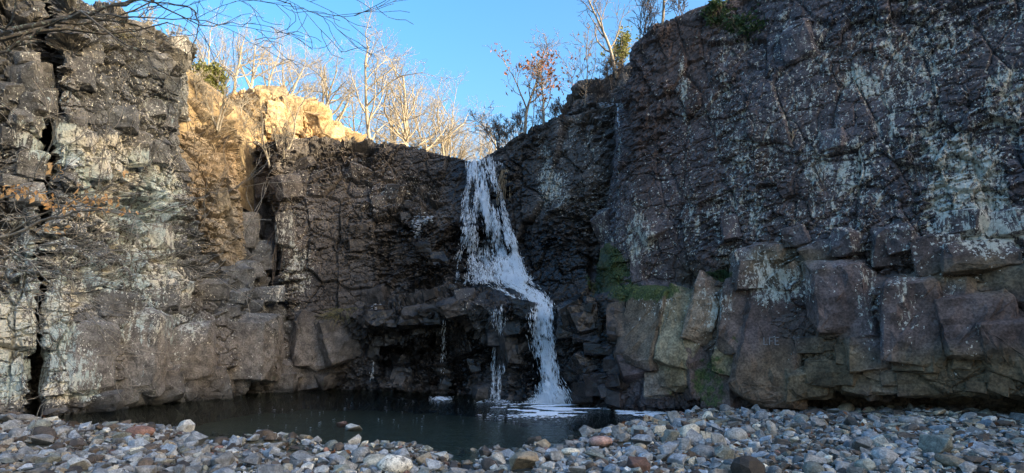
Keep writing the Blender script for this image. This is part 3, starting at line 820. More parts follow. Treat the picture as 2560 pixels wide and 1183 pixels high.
# blocks that stand out in the photograph
for px, py, w, h, rot, pr in (
    (2105, 745, 150, 190, .05, .3), (2280, 800, 130, 190, -.05, .3), (2350, 640, 100, 90, .1, .35), (2450, 640, 150, 70, .05, .45), (2215, 620, 60, 90, 0, .35), (2140, 605, 80, 60, .1, .35),
    (2255, 600, 70, 80, .2, .35), (2430, 820, 140, 150, 0, .3), (2520, 870, 120, 130, .1, .3), (2180, 880, 110, 90, .1, .35), (2080, 930, 120, 60, .05, .42), (2180, 955, 130, 50, .08, .45),
    (2300, 960, 90, 60, .05, .4), (2020, 960, 100, 70, .1, .4), (1960, 700, 90, 50, .5, .45),
    (1900, 640, 130, 60, .1, .5), (1870, 670, 60, 80, .1, .4), (2050, 640, 80, 60, .2, .35), (2400, 560, 100, 60, 0, .35), (2520, 560, 90, 60, .1, .35), (2000, 110, 70, 90, .2, .35), (2080, 350, 60, 50, .1, .3),
    (1640, 570, 90, 60, .4, .35), (1500, 570, 60, 80, .1, .35), (1520, 640, 50, 70, 0, .35), (1595, 670, 40, 80, 0, .4), (1830, 570, 50, 60, .1, .35), (1990, 590, 60, 50, .2, .35),
    (1215, 985, 60, 50, .1, .5), (1140, 770, 90, 50, .3, .4), (1050, 790, 110, 50, .1, .4), (960, 800, 90, 50, 0, .4),
    (1160, 850, 60, 90, .3, .35), (1290, 860, 80, 120, .1, .3), (1470, 800, 90, 90, .2, .4), (1480, 900, 80, 80, .4, .4), (1500, 960, 70, 60, .1, .45), (1430, 780, 70, 60, .3, .4), (1455, 990, 60, 40, 0, .5),
    (850, 850, 90, 110, .2, .35), (790, 880, 60, 90, .1, .35), (740, 860, 70, 130, 0, .35), (830, 950, 70, 40, .2, .45), (770, 950, 60, 50, .1, .45), (700, 960, 80, 50, 0, .4), (720, 930, 60, 60, .3, .4),
    (640, 540, 60, 120, -.05, .5), (605, 480, 46, 80, .1, .5), (660, 470, 40, 60, .2, .5), (610, 580, 50, 90, 0, .45), (715, 580, 50, 90, .1, .4), (720, 470, 60, 60, .3, .45), (655, 640, 60, 80, .1, .4),
    (590, 700, 90, 60, .2, .35), (520, 730, 90, 50, .1, .35), (640, 740, 110, 40, .1, .4), (600, 880, 150, 170, 0, .22), (470, 890, 130, 150, -.03, .22), (340, 880, 110, 190, .03, .22), (230, 890, 110, 160, 0, .22),
    (410, 960, 100, 80, .15, .3), (310, 985, 80, 70, .2, .35), (230, 1010, 110, 40, .1, .4), (520, 960, 120, 80, 0, .25), (400, 740, 90, 80, .1, .3), (300, 760, 100, 60, 0, .3), (390, 590, 60, 60, .1, .3),
    (340, 370, 60, 70, 0, .4), (400, 385, 50, 60, 0, .4), (380, 270, 60, 50, .2, .4), (300, 300, 60, 60, .2, .4), (250, 230, 50, 70, .1, .4), (440, 150, 50, 60, 0, .4), (340, 90, 80, 60, .1, .4), (420, 110, 60, 40, .1, .4),
    (70, 200, 60, 70, .1, .4), (60, 290, 50, 60, .1, .4), (30, 240, 50, 50, .2, .4), (80, 410, 50, 60, 0, .4), (180, 330, 60, 70, .1, .4), (200, 180, 50, 70, .1, .4), (230, 420, 70, 50, .1, .4),
    (730, 290, 50, 100, 0, .4), (690, 300, 40, 90, 0, .4), (790, 310, 50, 60, 0, .4), (640, 260, 50, 60, .1, .4), (840, 335, 40, 40, 0, .4),
    (540, 420, 50, 70, .3, .3), (550, 500, 40, 50, .2, .3)):
    rock_piece('rock_block', px, py, w, h, rot, pr)
def scatter_blocks(n, x0, x1, y0, y1, s0, s1, pr=.36):
    for _ in range(n):
        s = R_.uniform(s0, s1)
        rock_piece('rock_block', R_.uniform(x0, x1), R_.uniform(y0, y1), s * R_.uniform(.9, 1.8), s * R_.uniform(.7, 1.3), R_.uniform(-.3, .3), pr)
scatter_blocks(26, 1870, 2540, 860, 975, 24, 56, .42)
scatter_blocks(14, 1900, 2540, 580, 860, 30, 70, .3)
scatter_blocks(30, 930, 1320, 700, 990, 20, 46, .42)
scatter_blocks(24, 1420, 1560, 740, 1010, 22, 48, .42)
scatter_blocks(9, 180, 460, 80, 420, 24, 52, .4)
scatter_blocks(8, 0, 90, 100, 500, 24, 50, .4)
scatter_blocks(13, 700, 1120, 400, 720, 20, 44, .35)
scatter_blocks(13, 450, 740, 640, 800, 20, 46, .38)

# ------------------------------------------------------------------ waterfall
def path(tab, y):
    t = np.array(tab, float)
    return np.interp(y, t[:, 0], t[:, 1])
UP_L = [(398, 1164), (450, 1166), (500, 1160), (560, 1152), (620, 1146), (700, 1140)]
UP_R = [(398, 1232), (430, 1240), (500, 1256), (560, 1274), (620, 1292), (700, 1322)]
UP_C = [(398, 1196), (450, 1200), (500, 1210), (560, 1236), (620, 1258), (700, 1282)]
LO_L = [(735, 1300), (770, 1322), (840, 1328), (900, 1330), (960, 1332), (1012, 1330)]
LO_R = [(735, 1352), (770, 1384), (840, 1386), (900, 1394), (960, 1404), (1012, 1432)]
LO_C = [(735, 1330), (770, 1352), (840, 1360), (900, 1368), (960, 1374), (1012, 1384)]
HWN = ['headwall_cliff']
spin_v, spin_f = [], []
BIP = np.array([[0, 0, 1], [1, 0, .1], [0, 1, .1], [-1, 0, .1], [0, -1, .1], [0, 0, -1]], np.float32)
BIF = np.array([[0, 1, 2], [0, 2, 3], [0, 3, 4], [0, 4, 1], [5, 2, 1], [5, 3, 2], [5, 4, 3], [5, 1, 4]], np.int32)
def spindles(C, D, L, Rr):
    """spindle-shaped drops: centres, directions, half lengths, radii -> verts, faces"""
    C, D, L, Rr = map(np.asarray, (C, D, L, Rr))
    D = D / (np.linalg.norm(D, axis=1, keepdims=True) + 1e-9)
    A = np.cross(D, np.array([.31, .9, .2])); A /= np.linalg.norm(A, axis=1, keepdims=True)
    B = np.cross(D, A)
    V = C[:, None, :] + A[:, None, :] * (BIP[None, :, 0:1] * Rr[:, None, None]) + B[:, None, :] * (BIP[None, :, 1:2] * Rr[:, None, None]) + D[:, None, :] * (BIP[None, :, 2:3] * L[:, None, None])
    Fc = BIF[None] + (np.arange(len(C)) * 6)[:, None, None]
    return V.reshape(-1, 3), Fc.reshape(-1, 3)
r2 = np.random.default_rng(11)
hit_cache = {}
def whit(px, py):
    h = hit(px, py, HWN)
    return None if h is None else (h[0], h[1])
def flow(n, Lt, Rt, Ct, y0, y1, core, lmin, lmax, rmin, rmax, off0, off1, sparse=.35, clump=None):
    m = n * 6
    y = r2.uniform(y0, y1, m); l, r, c = path(Lt, y), path(Rt, y), path(Ct, y)
    px = np.where(r2.random(m) > sparse, c + r2.normal(size=m) * core * (r - l), r2.uniform(l, r))
    s = (px - l) / (r - l); ok = (s >= 0) & (s <= 1)
    if clump is not None:                                  # strands: the water bunches along flow lines
        g0 = vnoise(np.stack([s * clump + 9, y * .012, 0 * y + 3.3], 1), 5); g1 = vnoise(np.stack([s * clump * 2.7 + 9, y * .03, 0 * y + 9.1], 1), 5)
        ok &= g0 * .6 + g1 * .4 > r2.uniform(.40, .64, m)
    px, y, s = px[ok][:n], y[ok][:n], s[ok][:n]
    px2 = path(Lt, y + 16) + s * (path(Rt, y + 16) - path(Lt, y + 16))
    C, D = [], []
    for a, b, a2 in zip(px, y, px2):
        h = whit(a, b)
        if h is None: continue
        C.append(h[0] + h[1] * r2.uniform(off0, off1) + np.array([0, -r2.uniform(0, off1), 0]))
        D.append((( a2 - a) / F * h[0][1], -.10, -16 / F * h[0][1]))
    k = len(C)
    return spindles(np.array(C), np.array(D) + r2.normal(size=(k, 3)) * .02, r2.uniform(lmin, lmax, k) * (.5 + r2.random(k)), r2.uniform(rmin, rmax, k))
wf_base = next(q for q in (whit(1380, y) for y in range(1008, 900, -4)) if q is not None)
waterfall = empty('waterfall', (wf_base[0][0], wf_base[0][1], 0))
tag(waterfall, 'white waterfall tumbling in two steps over the dark rock into the pool', 'waterfall')
W0 = np.array(waterfall.location)
def wpart(name, vf, mat=None):
    V, Fc = vf
    o = mesh_obj(name, raw_mesh(name, np.asarray(V) - W0, Fc), mat or FROTH, waterfall)
    o['kind'] = 'stuff'
    return o
def join(parts):
    vs, fs, k = [], [], 0
    for v, f in parts:
        vs.append(v); fs.append(f + k); k += len(v)
    return np.concatenate(vs), np.concatenate(fs)
# veils: continuous thin sheets with streaked gaps
def veil_material():
    m, nt, b, out = new_mat('water veil')
    k = NB(nt)
    uv = k.n('ShaderNodeAttribute', attribute_name='FlowUV').outputs['Color']
    sp = k.n('ShaderNodeSeparateColor'); k.l(uv, sp.inputs[0])
    mp = k.n('ShaderNodeMapping'); mp.inputs['Scale'].default_value = (1.0, 0.16, 0.0); k.l(uv, mp.inputs[0])
    a = k.noise(mp.outputs[0], 9.0, 6, 0.6)
    mp2 = k.n('ShaderNodeMapping'); mp2.inputs['Scale'].default_value = (1.0, 0.4, 0.0); k.l(uv, mp2.inputs[0])
    c = k.noise(mp2.outputs[0], 26.0, 4, 0.6)
    v = k.math('ADD', k.math('MULTIPLY', a, .65), k.math('MULTIPLY', c, .35))
    v = k.math('ADD', v, k.math('MULTIPLY_ADD', sp.outputs[2], .30, -.25))
    fac = k.math('MULTIPLY', k.ramp(v, .50, .64), .9)
    b.inputs['Base Color'].default_value = (.86, .93, 1.0, 1); b.inputs['Roughness'].default_value = .3
    tl = k.n('ShaderNodeBsdfTranslucent'); tl.inputs[0].default_value = (.93, .94, .95, 1)
    mx = k.n('ShaderNodeMixShader'); mx.inputs[0].default_value = .05
    k.l(b.outputs[0], mx.inputs[1]); k.l(tl.outputs[0], mx.inputs[2])
    tr = k.n('ShaderNodeBsdfTransparent')
    m2 = k.n('ShaderNodeMixShader'); k.l(fac, m2.inputs[0]); k.l(tr.outputs[0], m2.inputs[1]); k.l(mx.outputs[0], m2.inputs[2])
    k.l(m2.outputs[0], out.inputs[0])
    return m
VEIL = veil_material()
def veil(name, Lt, Rt, Ct, y0, y1, off, nu=44, nv=110):
    yy = np.linspace(y0, y1, nv); P = np.zeros((nu, nv, 3)); A = np.zeros((nu, nv, 3)); last = None
    for j, y in enumerate(yy):
        l, r, c = path(Lt, y), path(Rt, y), path(Ct, y)
        for i in range(nu):
            u = i / (nu - 1); px = l + u * (r - l)
            h = whit(px, y)
            if h is not None: last = h[0] + np.array([0, -off, 0])
            P[i, j] = W(px, y, last[1] if last is not None else 25.5)
            e = abs(px - c) / max(8, (r - c) if px > c else (c - l))
            A[i, j] = (P[i, j, 0], P[i, j, 2], max(0, 1 - e) ** .7)
    D = P[:, :, 1].copy()                                  # even out the depth so that the sheet hangs freely
    for _ in range(8):
        D[1:-1] = (D[:-2] + D[1:-1] + D[2:]) / 3; D[:, 1:-1] = (D[:, :-2] + D[:, 1:-1] + D[:, 2:]) / 3
    D = np.minimum(D, P[:, :, 1] + off * .6)
    for j, y in enumerate(yy):
        for i in range(nu):
            px = path(Lt, y) + i / (nu - 1) * (path(Rt, y) - path(Lt, y)); P[i, j] = W(px, y, D[i, j])
    idx = np.arange(nu * nv).reshape(nu, nv)
    f = np.stack([idx[:-1, :-1], idx[:-1, 1:], idx[1:, 1:], idx[1:, :-1]], -1).reshape(-1, 4)
    me = raw_mesh(name, P.reshape(-1, 3) - W0, f, True); set_color(me, 'FlowUV', A.reshape(-1, 3))
    mesh_obj(name, me, VEIL, waterfall)
veil('water_veil', UP_L, UP_R, UP_C, 398, 712, .06)
wpart('upper_cascade', join([flow(9000, UP_L, UP_R, UP_C, 398, 705, .14, .03, .16, .002, .0085, .01, .16, .30, 9),
                             flow(2600, UP_L, UP_R, UP_C, 640, 712, .25, .01, .05, .002, .008, .01, .22, .5, 11)]))
LG_L = [(690, 1190), (715, 1218), (740, 1262), (765, 1318), (790, 1326)]
LG_R = [(690, 1322), (715, 1340), (740, 1386), (765, 1388), (790, 1386)]
LG_C = [(690, 1275), (715, 1292), (740, 1322), (765, 1350), (790, 1352)]
veil('water_veil', LG_L, LG_R, LG_C, 695, 780, .05, 40, 40)
veil('water_veil', LO_L, LO_R, LO_C, 742, 1014, .14)
wpart('ledge_flow', flow(5200, LG_L, LG_R, LG_C, 690, 790, .2, .015, .08, .002, .009, .01, .10, .35, 6))
wpart('lower_cascade', join([flow(6500, LO_L, LO_R, LO_C, 745, 1010, .15, .03, .13, .002, .008, .03, .24, .40, 8)]))
for px, y0, y1, n in ((1238, 770, 995, 330), (1252, 765, 1000, 380), (1110, 800, 970, 170), (1265, 790, 930, 120), (935, 850, 950, 60)):
    tb = lambda q: [(y0, px + q), (y1, px + q - 4)]
    wpart('side_trickle', flow(n, tb(-5), tb(5), tb(0), y0, y1, .3, .03, .12, .002, .006, .02, .10, .3, None))
# splash at the foot
C, D, L, Rr = [], [], [], []
for _ in range(7000):
    px = r2.normal(1382, 24); hgt = abs(r2.normal(0, .26)) * max(0, 1 - abs(px - 1382) / 75)
    Y = wf_base[0][1] - .25 + r2.uniform(-.5, .15)
    p = G(px, Y, hgt)
    C.append(p); D.append(r2.normal(size=3) + np.array([(px - 1382) / 40, 0, 1.2])); L.append(r2.uniform(.008, .035)); Rr.append(r2.uniform(.002, .008))
wpart('splash', spindles(C, D, L, Rr))
# foam on the pool: flat overlapping flecks
def fleck_field(pts, size, flat=.25):
    pts = np.asarray(pts); n = len(pts)
    V, Fc = spindles(np.zeros((n, 3)), np.tile([[0, 0, 1.]], (n, 1)), size * flat, size)
    V = V.reshape(n, 6, 3)
    V[:, :, 0] *= r2.uniform(1.0, 2.4, (n, 1)); V += pts[:, None, :]
    return V.reshape(-1, 3), Fc
fp, fs = [], []
for _ in range(9000):
    px, py = r2.normal(1372, 50), 1023 + r2.normal(0, 8)
    if py < 1006 or r2.random() < .3: px, py = r2.normal(1380, 60), 1018 + abs(r2.normal(0, 8))
    p = on_ground(px, py, .004); q = vnoise(np.array([[p[0] * 2.2, p[1] * 4.5, 1.0]]), 8)[0]
    if q < .36 + .30 * min(1, abs(px - 1378) / 100): continue
    fp.append(p); fs.append(r2.uniform(.012, .045))
wpart('foam', fleck_field(fp, np.array(fs)), FOAM)
fp, fs = [], []
for _ in range(1500):
    t = r2.random(); px = 1540 + 155 * t; py = 1029 + 9 * t + r2.normal(0, 2.2 + 2 * math.sin(t * 3))
    p = on_ground(px, py, .004)
    if vnoise(np.array([[p[0] * 3, p[1] * 5, 4.0]]), 9)[0] < .42: continue
    fp.append(p); fs.append(r2.uniform(.012, .04))
fl = mesh_obj('foam_line', raw_mesh('foam_line', *fleck_field(fp, np.array(fs))), FOAM)
tag(fl, 'pale line of drifted foam on the water beside the right bank stones', 'foam', kind='stuff')
fp, fs = [], []
for cx, cy, sx, sy, n in ((1103, 996, 12, 3, 220), (1245, 1003, 25, 3, 120), (1320, 1040, 60, 6, 120)):
    for _ in range(n):
        fp.append(on_ground(r2.normal(cx, sx), max(992, r2.normal(cy, sy)), .004)); fs.append(r2.uniform(.01, .03))
wpart('foam', fleck_field(fp, np.array(fs)), FOAM)
fp = [on_ground(r2.uniform(620, 1300), 990 + 80 * r2.random() ** 1.2, .004) for _ in range(90)]
bb = mesh_obj('bubbles', raw_mesh('bubbles', *fleck_field(fp, r2.uniform(.008, .018, 90), .2)), FOAM)
tag(bb, 'tiny white bubbles drifting on the dark pool', 'bubbles', kind='stuff')

# ------------------------------------------------------------------ ice and snow scraps
def ice_patch(spots, label):
    C, S = [], []
    for px, py, sx, sy, n in spots:
        for _ in range(n):
            h = hit(r2.normal(px, sx), r2.normal(py, sy), ['headwall_cliff', 'right_cliff'])
            if h is None: continue
            C.append(h[0] + h[1] * .01); S.append(r2.uniform(.015, .055))
    C = np.array(C); o0 = C.mean(0)
    o = mesh_obj('ice_patch', raw_mesh('ice_patch', *fleck_field(C - o0, np.array(S), .5)), ICE)
    o.location = o0
    tag(o, label, 'ice', kind='stuff')
ice_patch([(1050, 552, 10, 8, 90), (1042, 575, 5, 10, 50), (1068, 550, 8, 5, 40)], 'white patch of frozen splash on the ledge left of the waterfall')
ice_patch([(945, 768, 8, 4, 40), (932, 792, 5, 5, 30)], 'small scrap of ice on the lip of the wet lower ledge')
ice_patch([(1100, 378, 16, 3, 40), (1130, 384, 8, 3, 24)], 'thin strip of snow along the headwall rim beside the waterfall lip')
ice_patch([(1500, 262, 28, 3, 60), (1475, 268, 10, 2, 24)], 'thin strip of snow at the foot of the grey skyline rock')
def icicles(spots, label, names):
    root = None
    for px, py, ln, r in spots:
        h = hit(px, py, names)
        if h is None: continue
        p = h[0] + h[1] * .03
        if root is None:
            root = empty('icicle_cluster', p); tag(root, label, 'icicles'); q0 = p
        V, Fc = spindles([p - np.array([0, 0, ln * .5]) - q0], [[.02, 0, -1.]], [ln * .5], [r])
        V = V.copy(); V[1:5, 2] = p[2] - q0[2] + .02
        mesh_obj('icicle', raw_mesh('icicle', V, Fc), ICE, root)
icicles([(1222 + i * 4.2, 404 + (i % 3) * 3, .22 + .16 * ((i * 7) % 5) / 4, .022) for i in range(9)], 'row of short icicles hanging beside the waterfall lip', HWN)
icicles([(1543, 262, .5, .03), (1547, 272, .7, .035), (1545, 296, .6, .03), (1550, 306, .4, .025)], 'long blue icicles frozen in the gully below the grey skyline rock', ALLBVH)

# ------------------------------------------------------------------ stones on the banks
R3 = np.random.default_rng(5)
def stone_proto(i, rounded):
    g = np.random.default_rng(100 + i)
    if rounded:
        bm = bmesh.new(); bmesh.ops.create_icosphere(bm, subdivisions=2, radius=1.0)
        V = np.array([v.co for v in bm.verts])
        n = fbm(V + i * 7, 1.1, 2, i) - .5
        V *= (1 + .55 * n)[:, None]
        for _ in range(3):                                # a few flats
            d = g.normal(size=3); d /= np.linalg.norm(d); t = g.uniform(.72, .9)
            h = V @ d; V -= np.outer(np.clip(h - t, 0, 9), d) * .8
        for v, c in zip(bm.verts, V): v.co = c
        me = bpy.data.meshes.new('stone'); bm.to_mesh(me); bm.free()
        me.polygons.foreach_set('use_smooth', np.ones(len(me.polygons), bool))
    else:
        pts = g.normal(size=(16, 3)); pts = pts[:13]; pts /= np.linalg.norm(pts, axis=1, keepdims=True)
        pts = np.sign(pts) * np.abs(pts) ** .75 * g.uniform(.7, 1.05, (13, 1))
        me = hull_mesh('stone', [tuple(p) for p in pts])
        bm = bmesh.new(); bm.from_mesh(me)
        bmesh.ops.dissolve_limit(bm, angle_limit=.30, verts=bm.verts[:], edges=bm.edges[:])
        bmesh.ops.bevel(bm, geom=bm.edges[:], offset=.045, segments=1, affect='EDGES', profile=.5)
        bmesh.ops.triangulate(bm, faces=bm.faces[:])
        bm.to_mesh(me); bm.free()
    return me
PROTO = [stone_proto(i, i in (0, 3, 9)) for i in range(18)]
ROUND = [i in (0, 3, 9) for i in range(18)]
SCOL = [  # name, colour, vein, weight
    ('grey', (0.30, 0.29, 0.27), (.58, .57, .55), 6), ('blue grey', (0.36, 0.385, 0.41), (.62, .65, .68), 4), ('tan', (0.42, 0.33, 0.22), (.62, .54, .4), 1.2),
    ('dark brown', (0.12, 0.092, 0.07), (.30, .25, .2), 3.4), ('cream', (0.70, 0.63, 0.49), (.8, .76, .66), 1.0), ('greenish grey', (0.26, 0.265, 0.22), (.46, .46, .4), 2),
    ('reddish brown', (0.26, 0.14, 0.10), (.46, .32, .22), .25), ('pale grey', (0.56, 0.54, 0.49), (.78, .76, .72), 1.8)]
SM = [stone_mat('stone ' + n, False, c, v) for n, c, v, w in SCOL]
SPITTED = stone_mat('pitted white stone', False, (.82, .76, .64), (.86, .82, .74), (.07, .06, .05), .07)
SPINK = stone_mat('pink granite stone', False, (.68, .42, .33), (.78, .6, .5), (.3, .14, .12), .05)
SMALL = stone_mat('small stones', True)
WTS = np.array([w for *_, w in SCOL]); WTS = WTS / WTS.sum()
def stone_obj(p, size, mat, proto, label, group=None, rz=None, tilt=.35, cat='stone'):
    me = PROTO[proto].copy() if len(PROTO[proto].materials) and PROTO[proto].materials[0] != mat else PROTO[proto]
    key = (proto, mat.name)
    me = MESHC.get(key)
    if me is None:
        me = PROTO[proto].copy(); me.materials.clear(); me.materials.append(mat); MESHC[key] = me
    o = bpy.data.objects.new('stone', me); COL.objects.link(o)
    o.location = p; o.scale = size
    o.rotation_euler = (R3.uniform(-tilt, tilt), R3.uniform(-tilt, tilt), R3.uniform(0, 6.28) if rz is None else rz)
    tag(o, label, cat, group)
    return o
MESHC = {}
taken = []                                               # x, y, r
def gz(px, py):
    z = 0.1
    for _ in range(4):
        p = on_ground(px, py, z); z = max(float(bed_z(np.array([p[0]]), np.array([p[1]]))[0]), -.05)
    return on_ground(px, py, z)
# stones one can single out; px, py = foot of the stone, width and height in photo pixels
for px, py, w, h, pr, mat, rz, tilt, lab in (
    (980, 1182, 82, 46, 0, SPITTED, .2, .1, 'large white pitted boulder between the puddle and the channel'),
    (1500, 1116, 56, 26, 3, SPINK, 0, .05, 'pink speckled oval cobble lying in the shallow water'),
    (1649, 1088, 44, 26, 6, SM[4], 0, .1, 'smooth cream cobble dotted with dark spots'),
    (1308, 1182, 84, 58, 4, SM[2], .3, .1, 'pointed tan boulder at the end of the water channel'),
    (2348, 1138, 84, 58, 7, SM[5], .2, .1, 'biggest greenish grey boulder under the cliff overhang'),
    (1932, 1092, 26, 44, 8, SM[7], .2, .05, 'grey stone standing on end like a post'),
    (345, 1092, 58, 24, 9, SM[6], 0, .05, 'dark red oval cobble at the edge of the pool'),
    (460, 1082, 38, 32, 10, SM[7], .4, .1, 'blocky pale stone alone at the pool edge'),
    (884, 1082, 52, 24, 11, SM[7], .1, .1, 'pale stone rising out of the pool water'),
    (855, 1070, 34, 20, 12, SM[6], .1, .1, 'reddish brown stone behind the pale stone in the water'),
    (1272, 1146, 40, 24, 15, SM[1], 0, .05, 'flat topped blue grey stone by the channel'),
    (1676, 1144, 56, 40, 1, SM[1], .5, .1, 'angular blue grey boulder with dark cracks'),
    (1738, 1112, 40, 42, 15, SM[1], .5, .1, 'round blue grey boulder with ringed face'),
    (1796, 1118, 50, 42, 2, SM[7], .1, .1, 'pale angular boulder beside the ringed one'),
    (1602, 1118, 66, 34, 4, SM[1], -.3, .1, 'long flat bluish stone with white rim'),
    (1551, 1094, 44, 34, 5, SM[0], .1, .1, 'square brownish grey block above the pink cobble'),
    (1842, 1104, 50, 32, 9, SM[7], .1, .1, 'pale domed boulder on the crest of the right bank'),
    (1340, 1114, 44, 28, 12, SM[3], .1, .1, 'brown domed stone at the mouth of the channel'),
    (1430, 1126, 40, 30, 13, SM[0], .1, .1, 'grey wedge stone standing in the channel'),
    (1425, 1138, 44, 18, 3, SM[4], .1, .1, 'low cream stone below the grey wedge'),
    (1062, 1166, 44, 38, 14, SM[2], .1, .1, 'tan block behind the blue grey slab'),
    (1082, 1178, 46, 40, 16, SM[1], .4, .3, 'tilted blue grey slab beside the white pitted boulder'),
    (1102, 1152, 44, 30, 17, SM[7], .6, .2, 'pale rounded boulder at the tip of the left bank'),
    (1695, 1060, 52, 36, 5, SM[0], .4, .1, 'dark grey heap stone at the corner of the right cliff'),
    (1160, 1164, 30, 16, 7, SM[7], .3, .1, 'small white stone alone in the channel'),
    (1810, 1152, 50, 40, 10, SM[5], .2, .1, 'greenish wedge boulder on the right bank'),
    (1718, 1076, 34, 28, 13, SM[3], .2, .1, 'dark brown stone on the heap near the cliff corner'),
    (90, 1118, 60, 30, 4, SM[0], .2, .1, 'broad grey boulder on the left bank'),
    (190, 1180, 56, 34, 11, SM[7], .2, .1, 'pale slanting boulder low on the left bank'),
    (810, 1150, 42, 22, 14, SM[7], .2, .1, 'pale stone with a brown leaf in the puddle')):
    p = gz(px, py); k = np.linalg.norm(p - np.array([0, 0, CAMZ])) / F * .5
    sx, sz = w * k, h * k
    p[2] += sz * .72; p[1] += sx * .3
    stone_obj(p, (sx * 1.06, sx * .8, sz * 1.06), mat, pr, lab, rz=rz, tilt=tilt, cat='boulder' if w >= 40 else 'stone')
    taken.append((p[0], p[1], sx * .85))
# dart throwing, big to small
cells = {}
def fits(x, y, r, pack):
    cx, cy = int(x / .5), int(y / .5)
    for i in range(cx - 1, cx + 2):
        for j in range(cy - 1, cy + 2):
            for (a, b, q) in cells.get((i, j), ()):
                if (a - x) ** 2 + (b - y) ** 2 < ((q + r) * pack) ** 2: return False
    return True
def put(x, y, r): cells.setdefault((int(x / .5), int(y / .5)), []).append((x, y, r))
for t in taken: put(*t)
cand = []
def throw(n, r0, r1, pack, depth_lim, edge=-.12):
    x = R3.uniform(-15, 11.5, n); y = R3.uniform(8.6, 18.8, n)
    ok = np.abs(x) < y * .84
    x, y = x[ok], y[ok]
    s = np.maximum(poly_sd(x, y, PL), poly_sd(x, y, PR)); z = bed_z(x, y)
    r = r0 + (r1 - r0) * R3.random(len(x)) ** 1.7
    patch = fbm(np.stack([x, y, 0 * x], 1), 1.6, 2, 88)
    for i in range(len(x)):
        if s[i] < edge or z[i] < depth_lim: continue
        rr = r[i] * (.7 + .6 * patch[i])
        if fits(x[i], y[i], rr, pack):
            put(x[i], y[i], rr); cand.append((x[i], y[i], z[i], rr))
throw(1000, .11, .20, .85, -.05)
throw(2600, .075, .125, .82, -.06)
throw(14000, .05, .085, .80, -.03)
throw(34000, .03, .055, .76, -.015)
throw(30000, .02, .032, .72, -.01)
throw(2600, .05, .13, .95, -.26, -.9)
cand.sort(key=lambda c: -c[3] / math.hypot(c[1], c[0]) * (1 if abs(c[0]) < c[1] * .78 and c[1] > 9.6 else .2))
where = lambda x, y: ('at the foot of the right cliff' if x > 3.2 and y > 16.8 - .62 * (x - 5.6) - 2.0 else 'on the right bank near the water channel' if 5.2 > x > 3.2 else 'out on the open right bank' if x > 3.2 else 'beside the shallow water channel' if x > -1.8 else 'on the middle gravel spit' if x > -5.2 else 'on the left bank by the grey cliff')
allV, allF, allC, k0 = [], [], [], 0
PV = [np.array([v.co for v in m.vertices]) for m in PROTO]
PF = []
for m in PROTO:
    m.calc_loop_triangles()
    PF.append(np.array([t.vertices[:] for t in m.loop_triangles]))
# cheap prototypes for the mass of small stones
LOWV, LOWF = [], []
for i in range(10):
    g = np.random.default_rng(40 + i); pts = g.normal(size=(13, 3)); pts /= np.linalg.norm(pts, axis=1, keepdims=True)
    pts = np.sign(pts) * np.abs(pts) ** .7
    m = hull_mesh('tmp', [tuple(p) for p in pts]); m.calc_loop_triangles()
    LOWV.append(np.array([v.co for v in m.vertices])); LOWF.append(np.array([t.vertices[:] for t in m.loop_triangles]))
    bpy.data.meshes.remove(m)
NAMED = 270
for i, (x, y, z, r) in enumerate(cand):
    ci = int(R3.choice(len(SCOL), p=WTS))
    if x < -4 and R3.random() < .3: ci = R3.choice([0, 1, 3])
    if x > 7 and R3.random() < .45: ci = R3.choice([0, 2, 3, 5])
    flat = R3.uniform(.42, .8) if x < 6 else R3.uniform(.32, .6)
    sc = np.array([r * R3.uniform(1.0, 1.35), r * R3.uniform(.8, 1.1), r * flat * 1.15])
    if i < NAMED:
        pi = int(R3.integers(18))
        shp = 'flat ' if flat < .5 else 'long ' if sc[0] > sc[1] * 1.35 else 'chunky ' if flat > .68 else ''
        lab = f"{shp}{'rounded' if ROUND[pi] else 'angular'} {SCOL[ci][0]} {'cobble' if ROUND[pi] else 'rock'} {where(x, y)}"
        stone_obj((x, y, z + sc[2] * .42), tuple(sc), SM[ci], pi, lab, lab.replace('cobble', 'cobbles').replace(' rock ', ' rocks '))
    else:
        li = int(R3.integers(10)) if r < .09 else int(R3.integers(18))
        V0, F0 = (LOWV[li], LOWF[li]) if r < .09 else (PV[li], PF[li])
        a, b, c = R3.uniform(-.4, .4), R3.uniform(-.4, .4), R3.uniform(0, 6.28)
        Rz = np.array([[math.cos(c), -math.sin(c), 0], [math.sin(c), math.cos(c), 0], [0, 0, 1]])
        Rx = np.array([[1, 0, 0], [0, math.cos(a), -math.sin(a)], [0, math.sin(a), math.cos(a)]])
        Ry = np.array([[math.cos(b), 0, math.sin(b)], [0, 1, 0], [-math.sin(b), 0, math.cos(b)]])
        V = (V0 * sc) @ (Rz @ Ry @ Rx).T + np.array([x, y, z + sc[2] * .5])
        allV.append(V); allF.append(F0 + k0); k0 += len(V)
        allC.append(np.tile(np.array(SCOL[ci][1]) * R3.uniform(.4, 1.2), (len(V), 1)))
me = raw_mesh('gravel', np.concatenate(allV), np.concatenate(allF))
set_color(me, 'Col', np.concatenate(allC))
gravel = mesh_obj('gravel', me, SMALL)
tag(gravel, 'mass of smaller mixed grey and brown stones covering both banks', 'gravel', kind='stuff')

